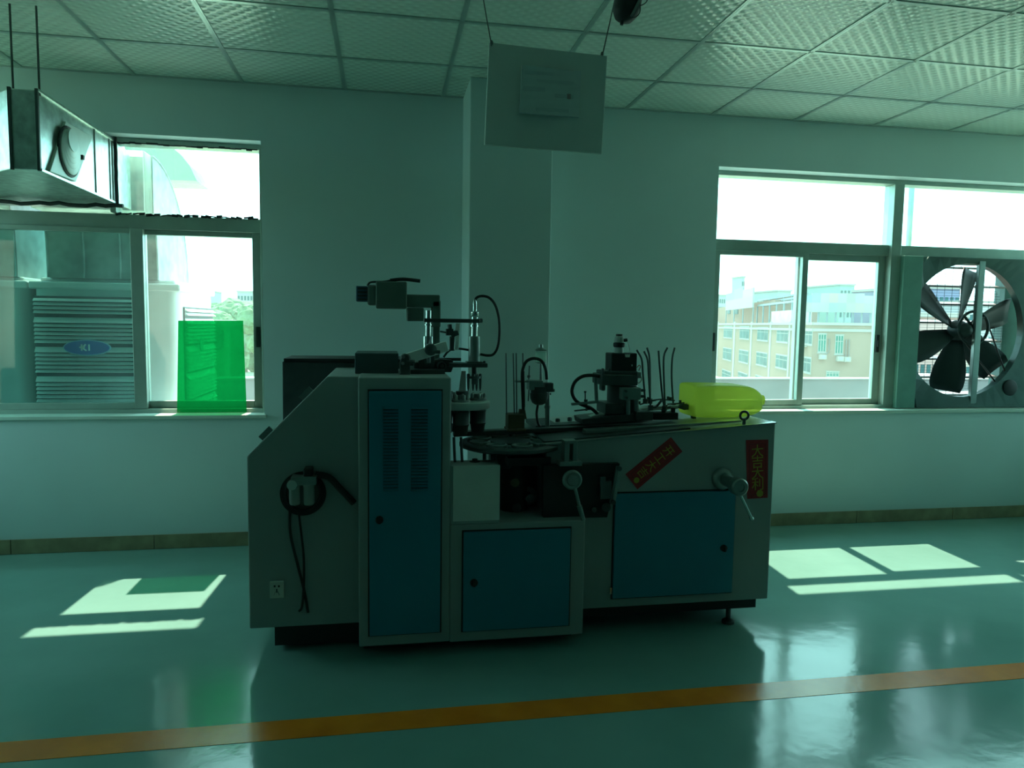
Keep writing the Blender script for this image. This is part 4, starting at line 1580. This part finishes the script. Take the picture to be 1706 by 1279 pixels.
tube(b_, [P(*q, YH) for q in ((1066, 624), (1069, 632), (1064, 638), (1060, 634))], .003, 6, 4)
obj('wire_clip', b_, M_STL, mh)
# feed hose and finger
b_ = nb()
tube(b_, [P(*q, YH - .03) for q in ((1000, 627), (985, 625), (970, 627), (958, 636), (953, 650), (956, 662), (964, 671), (975, 676), (985, 680), (993, 687), (996, 692))], .0085, 8, 5)
part('feed_hose', b_, M_HOSE, smooth=True)
b_ = nb()
bar(b_, P(952, 673, YH - .03), P(997, 669, YH - .03), .02, .012)
bar(b_, P(994, 670, YH - .03), P(992, 629, YH - .03), .016, .012, (0, 1, 0))
part('hose_holder', b_, M_STL, bevel=.002)
b_ = nb()
cyl(b_, P(975, 672, YH - .03), P(975, 652, YH - .03), .003); lathe(b_, [(.006, 0), (.006, .008)], P(975, 654, YH - .03), (0, 0, 1), 8); lathe(b_, [(.009, 0), (.009, .014)], P(976, 670, YH - .03), (0, 0, 1), 8)
cyl(b_, P(977, 684, YH - .03), P(977, 672, YH - .03), .005)
bar(b_, P(957, 684, YH - .03), P(988, 681, YH - .03), .012, .006)
part('feed_finger', b_, M_DST)
# sloping base plates below the head
b_ = nb()
prism(b_, [P(970, 698, -1.40), P(1075, 686, -1.40), P(1088, 692, -1.40), P(1088, 700, -1.40), P(972, 708, -1.40)], (0, .16, 0))
part('head_base', b_, M_DST, bevel=.004)
b_ = nb()
prism(b_, [P(984, 694, -1.36), P(996, 690, -1.36), P(1010, 688, -1.36), P(1006, 692, -1.36), P(988, 697, -1.36)], (0, .05, 0))
part('wedge_plate', b_, M_ALB)
b_ = nb()
mbox(b_, 1060, 686, 1088, 700, -1.42, -1.36)
part('side_block', b_, M_DST, bevel=.003)
# fan blank holder: tray and six bent rods
YR = -1.34
b_ = nb()
prism(b_, [P(1066, 681, YR), P(1074, 685, YR), P(1118, 681, YR), P(1142, 679, YR), P(1140, 676, YR), P(1100, 677, YR)], (0, .06, .004))
tr_ = part('blank_tray', b_, M_ALB)
rods = (((1061, 583), (1069, 598), (1071, 620), (1075, 668), -1.36), ((1073, 585), (1079, 600), (1081, 630), (1084, 679), -1.38), ((1078, 579), (1082, 595), (1083, 630), (1083, 668), -1.28),
        ((1097, 584), (1099, 610), (1103, 655), (1107, 680), -1.38), ((1112, 579), (1106, 594), (1106, 630), (1108, 678), -1.33), ((1124, 579), (1120, 597), (1119, 630), (1122, 677), -1.30))
for *pp, Y in rods:
    b_ = nb()
    tube(b_, [P(*q, Y) for q in pp], .0048, 8, 4)
    obj('guide_rod', b_, M_DST, tr_, smooth=True)
    b_ = nb()
    e = P(*pp[-1], Y)
    lathe(b_, [(.012, -.012), (.012, .012)], e, (0, 0, 1), 12)
    cyl(b_, e, e + V((.03, 0, .004)), .004)
    obj('rod_clamp', b_, M_DST, tr_, smooth=True)
b_ = nb()
tube(b_, [P(*q, -1.30) for q in ((1066, 674), (1085, 667), (1100, 665), (1124, 667))], .004, 6)
bar(b_, P(1093, 678, -1.33), P(1102, 667, -1.33), .012, .008)
tube(b_, [P(*q, -1.33) for q in ((1112, 673), (1128, 672), (1140, 671))], .004, 6)
for x, y in ((1080, 664), (1113, 663), (1117, 664), (1133, 669), (1145, 674), (1065, 671)):
    lathe(b_, [(.007, 0), (.007, .014)], P(x, y + 2, -1.33), (0, 0, 1), 8)
obj('cross_bar', b_, M_DST, tr_)
b_ = nb()
prism(b_, [P(1131, 680, -1.36), P(1138, 672, -1.36), P(1158, 676, -1.36), P(1160, 698, -1.36), P(1155, 698, -1.36), P(1153, 682, -1.36), P(1140, 683, -1.36)], (0, .03, 0))
bar(b_, P(1149, 683, -1.35), P(1156, 695, -1.35), .006, .01)
part('tray_leg', b_, M_DST, bevel=.002)
b_ = nb()
mbox(b_, 1090, 688, 1130, 699, -1.38, -1.30); mbox(b_, 1104, 682, 1109, 690, -1.36, -1.34); mbox(b_, 1120, 680, 1125, 690, -1.36, -1.34)
part('tray_base', b_, M_BLK, bevel=.002)

# red paper couplets
def glyph(ch, size):
    cu_ = bpy.data.curves.new('glyph', 'FONT')
    cu_.body = ch
    cu_.size = size
    cu_.align_x = 'CENTER'
    cu_.align_y = 'CENTER'
    cu_.extrude = .0004
    cu_.resolution_u = 2
    o = bpy.data.objects.new('glyph', cu_)
    COL.objects.link(o)
    dg = bpy.context.evaluated_depsgraph_get()
    me = bpy.data.meshes.new_from_object(o.evaluated_get(dg))
    bpy.data.objects.remove(o)
    return me
M_RED = mat('red_paper', (.42, .03, .035), .6, var=.12, scale=30)
M_RED2 = mat('dark_red_print', (.26, .025, .03), .6)
M_GOLD = mat('gold_print', (.52, .42, .06), .45, .2, var=.1)
def couplet(corners, text, name, up_from, up_to):
    q = [P(*c, FB - .0025) for c in corners]
    s = part(name, prism(nb(), q, (0, .0015, 0)), M_RED)
    c = sum(q, V()) / 4
    up = (P(*up_to, FB) - P(*up_from, FB)); up.y = 0
    Lh = up.length
    up.normalize()
    rt = V((up.z, 0, -up.x))
    wd = min((q[1] - q[0]).length, (q[2] - q[1]).length)
    R = Matrix((rt, up, V((0, -1, 0)))).transposed()
    bb = nb()
    for sg in (-1, 1):
        cbox(bb, c + rt * sg * wd * .36 + V((0, -.001, 0)), (.003, Lh * .86, .0008), R)
        cbox(bb, c + up * sg * Lh * .43 + V((0, -.001, 0)), (wd * .72, .003, .0008), R)
    obj('border_print', bb, M_RED2, s)
    bb = nb()
    n = len(text)
    for k, ch in enumerate(text):
        me = glyph(ch, wd * .58)
        xs_ = [v.co.x for v in me.vertices] or [0]
        ys_ = [v.co.y for v in me.vertices] or [0]
        off = V(((min(xs_) + max(xs_)) / 2, (min(ys_) + max(ys_)) / 2, 0))
        ctr = c + up * (Lh * (.315 - .188 * k)) + V((0, -.0015, 0))
        b2 = bmesh.new()
        b2.from_mesh(me)
        bmesh.ops.transform(b2, verts=b2.verts, matrix=Matrix.Translation(ctr) @ R.to_4x4() @ Matrix.Translation(-off))
        mm = bpy.data.meshes.new('tmp')
        b2.to_mesh(mm); b2.free()
        bb.from_mesh(mm)
    obj('gold_lettering', bb, M_GOLD, s)
    bb = nb()
    ctr = c - up * Lh * .415 + V((0, -.0012, 0))
    lathe(bb, [(wd * .16, 0), (wd * .16, .0008)], ctr + rt * wd * .1, (0, -1, 0), 7)
    obj('gold_ornament', bb, M_GOLD, s)
couplet(((1042, 790), (1118, 728), (1137, 752), (1062, 815)), '开工大吉', 'red_couplet', (1052, 802.5), (1127.5, 740))
couplet(((1243, 733), (1280, 732), (1279, 829), (1245, 831)), '大吉大利', 'red_couplet', (1262, 830), (1261.5, 732.5))

# air filter regulator, hose coil and socket on the left body
YA = FB - .05
b_ = nb()
for k in range(4):
    torus(b_, P(505, 822, FB - .012 - .008 * k), (0, 1, 0), .088 - .006 * k, .006, 40, 6)
fl = part('hose_coil', b_, M_HOSE, smooth=True)
b_ = nb()
mbox(b_, 484, 795, 527, 808, YA - .03, FB)
fr_ = part('air_regulator', b_, M_STL, bevel=.004)
for x in (491, 515):
    b_ = nb()
    lathe(b_, [(.018, 0), (.022, .008), (.022, .075), (.024, .080), (.024, .095)], P(x, 840, YA - .005), (0, 0, 1), 20)
    obj('filter_bowl', b_, mat('bowl_grey', (.34, .38, .35), .3), fr_, smooth=True)
b_ = nb()
lathe(b_, [(.020, 0), (.020, .016)], P(487, 807, YA - .02), (0, -1, 0), 24)
obj('pressure_gauge', b_, M_ALB, fr_, smooth=True)
b_ = nb()
lathe(b_, [(.022, .0), (.022, .006), (.018, .008)], P(487, 807, YA - .018), (0, -1, 0), 24)
obj('gauge_rim', b_, M_DST, fr_, smooth=True)
b_ = nb()
mbox(b_, 505, 781, 520, 796, YA - .02, FB)
obj('regulator_knob', b_, M_BLK, fr_, bevel=.006)
b_ = nb()
tube(b_, [P(*q, FB - .012) for q in ((483, 850), (483, 880), (487, 905), (497, 945), (507, 985), (513, 1020))], .006, 8, 5)
tube(b_, [P(*q, FB - .02) for q in ((497, 850), (502, 890), (506, 930), (506, 975), (503, 1010), (498, 1018))], .005, 8, 5)
tube(b_, [P(*q, FB - .02) for q in ((525, 790), (548, 795), (568, 815), (590, 838))], .014, 8, 5)
part('air_line', b_, M_HOSE, smooth=True)
b_ = nb()
mbox(b_, 449, 969, 473, 996, FB - .012, FB)
so = part('power_socket', b_, mat('socket_white', (.66, .70, .62), .4, var=.03), bevel=.003)
b_ = nb()
mbox(b_, 456, 975, 459, 978, FB - .0135, FB - .012); mbox(b_, 463, 975, 466, 978, FB - .0135, FB - .012)
for x0, x1 in ((459, 456.5), (463, 465.5)):
    bar(b_, P(x0, 985, FB - .013), P(x1, 991, FB - .013), .001, .005, (0, 1, 0))
mbox(b_, 460, 981, 462, 987, FB - .0135, FB - .012)
obj('socket_hole', b_, M_BLK, so)

# ------------------------------------------------------------------ yellow jug lying on the machine
def jug():
    t = thing('plastic_jug', (1.30, -1.32, .98), 'translucent yellow-green plastic jug lying on top of the machine', 'jug')
    Yj = -1.42
    bb = nb()
    sec = [  # picture x, top y, bottom y, half depth
        (1157, 647, 688, .075), (1158, 642.5, 693, .092), (1161, 641, 696, .100), (1176, 641, 697, .105), (1200, 641.5, 697, .105), (1235, 642, 696, .105), (1252, 643, 694.5, .102), (1266, 650, 690.5, .092), (1276, 659, 685, .075), (1278, 663, 681, .06)]
    rings = []
    for x, yt, yb, hd in sec:
        a, b = P(x, yt, Yj), P(x, yb, Yj)
        cz, hz = (a.z + b.z) / 2, (a.z - b.z) / 2
        ring_ = []
        for k in range(24):
            an = 2 * PI * k / 24
            c_, s_ = math.cos(an), math.sin(an)
            e = .22
            yy = hd * math.copysign(abs(c_) ** e, c_)
            zz = hz * math.copysign(abs(s_) ** e, s_)
            ring_.append(bb.verts.new((a.x, Yj + .10 + yy, cz + zz)))
        rings.append(ring_)
    for a, b in zip(rings, rings[1:]):
        for k in range(24):
            bb.faces.new((a[k], a[(k + 1) % 24], b[(k + 1) % 24], b[k]))
    bb.faces.new(rings[0]); bb.faces.new(list(reversed(rings[-1])))
    m = bpy.data.materials.new('yellow_translucent_plastic')
    m.use_nodes = True
    nt = m.node_tree
    nt.nodes.clear()
    out = nt.nodes.new('ShaderNodeOutputMaterial')
    d = nt.nodes.new('ShaderNodeBsdfDiffuse'); d.inputs[0].default_value = (.80, .90, .18, 1)
    tl = nt.nodes.new('ShaderNodeBsdfTranslucent'); tl.inputs[0].default_value = (.95, .98, .25, 1)
    gl = nt.nodes.new('ShaderNodeBsdfGlossy'); gl.inputs['Roughness'].default_value = .3
    tp = nt.nodes.new('ShaderNodeBsdfTransparent'); tp.inputs[0].default_value = (.95, 1.0, .42, 1)
    m1 = nt.nodes.new('ShaderNodeMixShader'); m1.inputs[0].default_value = .70
    m2 = nt.nodes.new('ShaderNodeMixShader'); m2.inputs[0].default_value = .06
    m3 = nt.nodes.new('ShaderNodeMixShader'); m3.inputs[0].default_value = .28
    nt.links.new(d.outputs[0], m1.inputs[1]); nt.links.new(tl.outputs[0], m1.inputs[2])
    nt.links.new(m1.outputs[0], m3.inputs[1]); nt.links.new(tp.outputs[0], m3.inputs[2])
    nt.links.new(m3.outputs[0], m2.inputs[1]); nt.links.new(gl.outputs[0], m2.inputs[2])
    nt.links.new(m2.outputs[0], out.inputs[0])
    o = obj('jug_body', bb, m, t, smooth=True)
    md = o.modifiers.new('s', 'SUBSURF'); md.levels = 1; md.render_levels = 1
    bb = nb()
    lathe(bb, [(.026, 0), (.026, .010), (.020, .012)], (P(1277, 671, Yj + .10).x - .004, Yj + .15, P(1277, 668, Yj + .10).z), (1, 0, 0), 20)
    obj('screw_cap', bb, m, t, smooth=True)
jug()

# ------------------------------------------------------------------ hanging board and ceiling camera
YB = -2.0
hbT = thing('hanging_board', (.23, YB, 2.06), 'pale square sign board hanging from the ceiling on two wires', 'sign board')
q = [P(815, 70, YB + .02), P(1012, 93, YB - .02), P(1003, 256, YB - .02), P(807, 241, YB + .02)]
obj('board', prism(nb(), q, (0, .012, 0)), mat('board_white', (.78, .84, .80), .55, var=.03, scale=6), hbT, bevel=.003)
def smudge_mat():
    m = mat('washed_out_print', (.38, .44, .46), .6, var=.10, scale=9, stretch=(1, 1, 5))
    return m
q2 = [P(868, 112, YB), P(965, 122, YB), P(962, 198, YB), P(864, 190, YB)]
obj('faded_print', prism(nb(), [V((v.x, YB - .0225 + (v.x < .23) * .0, v.z)) for v in q2], (0, .012, 0)), mat('washed_out_print', (.70, .77, .77), .6, var=.05, scale=9, stretch=(1, 1, 5)), hbT)
for x, y, w_, h_, c_ in ((900, 122, 50, 9, (.62, .69, .70)), (925, 136, 62, 9, (.62, .69, .70)), (890, 148, 36, 9, (.63, .70, .71)), (940, 160, 30, 8, (.60, .66, .67)), (920, 183, 55, 9, (.62, .70, .70))):
    a, b = P(x - w_ / 2, y - h_ / 2, YB - .0235), P(x + w_ / 2, y + h_ / 2, YB - .0235)
    obj('faded_line', box(nb(), a.x, b.x, YB - .024, YB - .022, b.z, a.z), mat('faded_line_%d' % x, c_, .6, var=.04), hbT)
b_ = nb()
a, b = P(945, 156, YB - .025), P(951, 165, YB - .025)
box(b_, a.x, b.x, YB - .0246, YB - .0235, b.z, a.z)
obj('red_mark', b_, mat('faded_red', (.42, .30, .30), .6), hbT)
for x0, y0, x1, y1 in ((819, 72, 807, 5), (1003, 91, 1021, 12)):
    p0 = P(x0, y0, YB + .004)
    p1 = P(x1, y1, YB + .004)
    d = (p1 - p0)
    p1 = p0 + d * ((CZ - p0.z) / d.z)
    b_ = nb()
    tube(b_, [p0 - V((0, 0, .01)), p1], .0022, 6)
    lathe(b_, [(.005, 0), (.006, .006), (.003, .014)], p0 - V((0, 0, .004)), (0, 0, 1), 10)
    obj('hanging_wire', b_, mat('wire_grey', (.16, .18, .16), .6), hbT)
YK = -2.05
ct = thing('ceiling_camera', tuple(P(1050, 0, YK)), 'dark tube shaped device with looped cable hanging at the ceiling top edge', 'camera')
e0, e1 = P(1043, 20, YK), P(1030, 28, YK - .08)
tip, top = P(1037, 36, YK), P(1055, -26, YK)
b_ = nb()
ax = top - tip
L = ax.length
lathe(b_, [(.006, -.012), (.008, .0), (.032, .008), (.046, .03), (.050, .06), (.046, L * .75), (.03, L)], tip, ax, 26)
obj('camera_tube', b_, M_BLK, ct, smooth=True)
b_ = nb()
bar(b_, P(1052, 26, YK - .04), P(1068, -6, YK - .04), .02, .008)
obj('camera_shade', b_, M_STL, ct)
b_ = nb()
cyl(b_, top, (top.x, top.y, CZ), .018)
obj('camera_mount', b_, M_BLK, ct, smooth=True)
b_ = nb()
tube(b_, [P(*q_, YK - .03) for q_ in ((1051, 30), (1060, 28), (1066, 20), (1066, 6), (1062, -8))], .002, 6, 5)
tube(b_, [P(*q_, YK - .03) for q_ in ((1048, 2), (1058, 8), (1068, 9), (1077, 3), (1080, -8))], .002, 6, 5)
obj('loop_cable', b_, M_HOSE, ct, smooth=True)
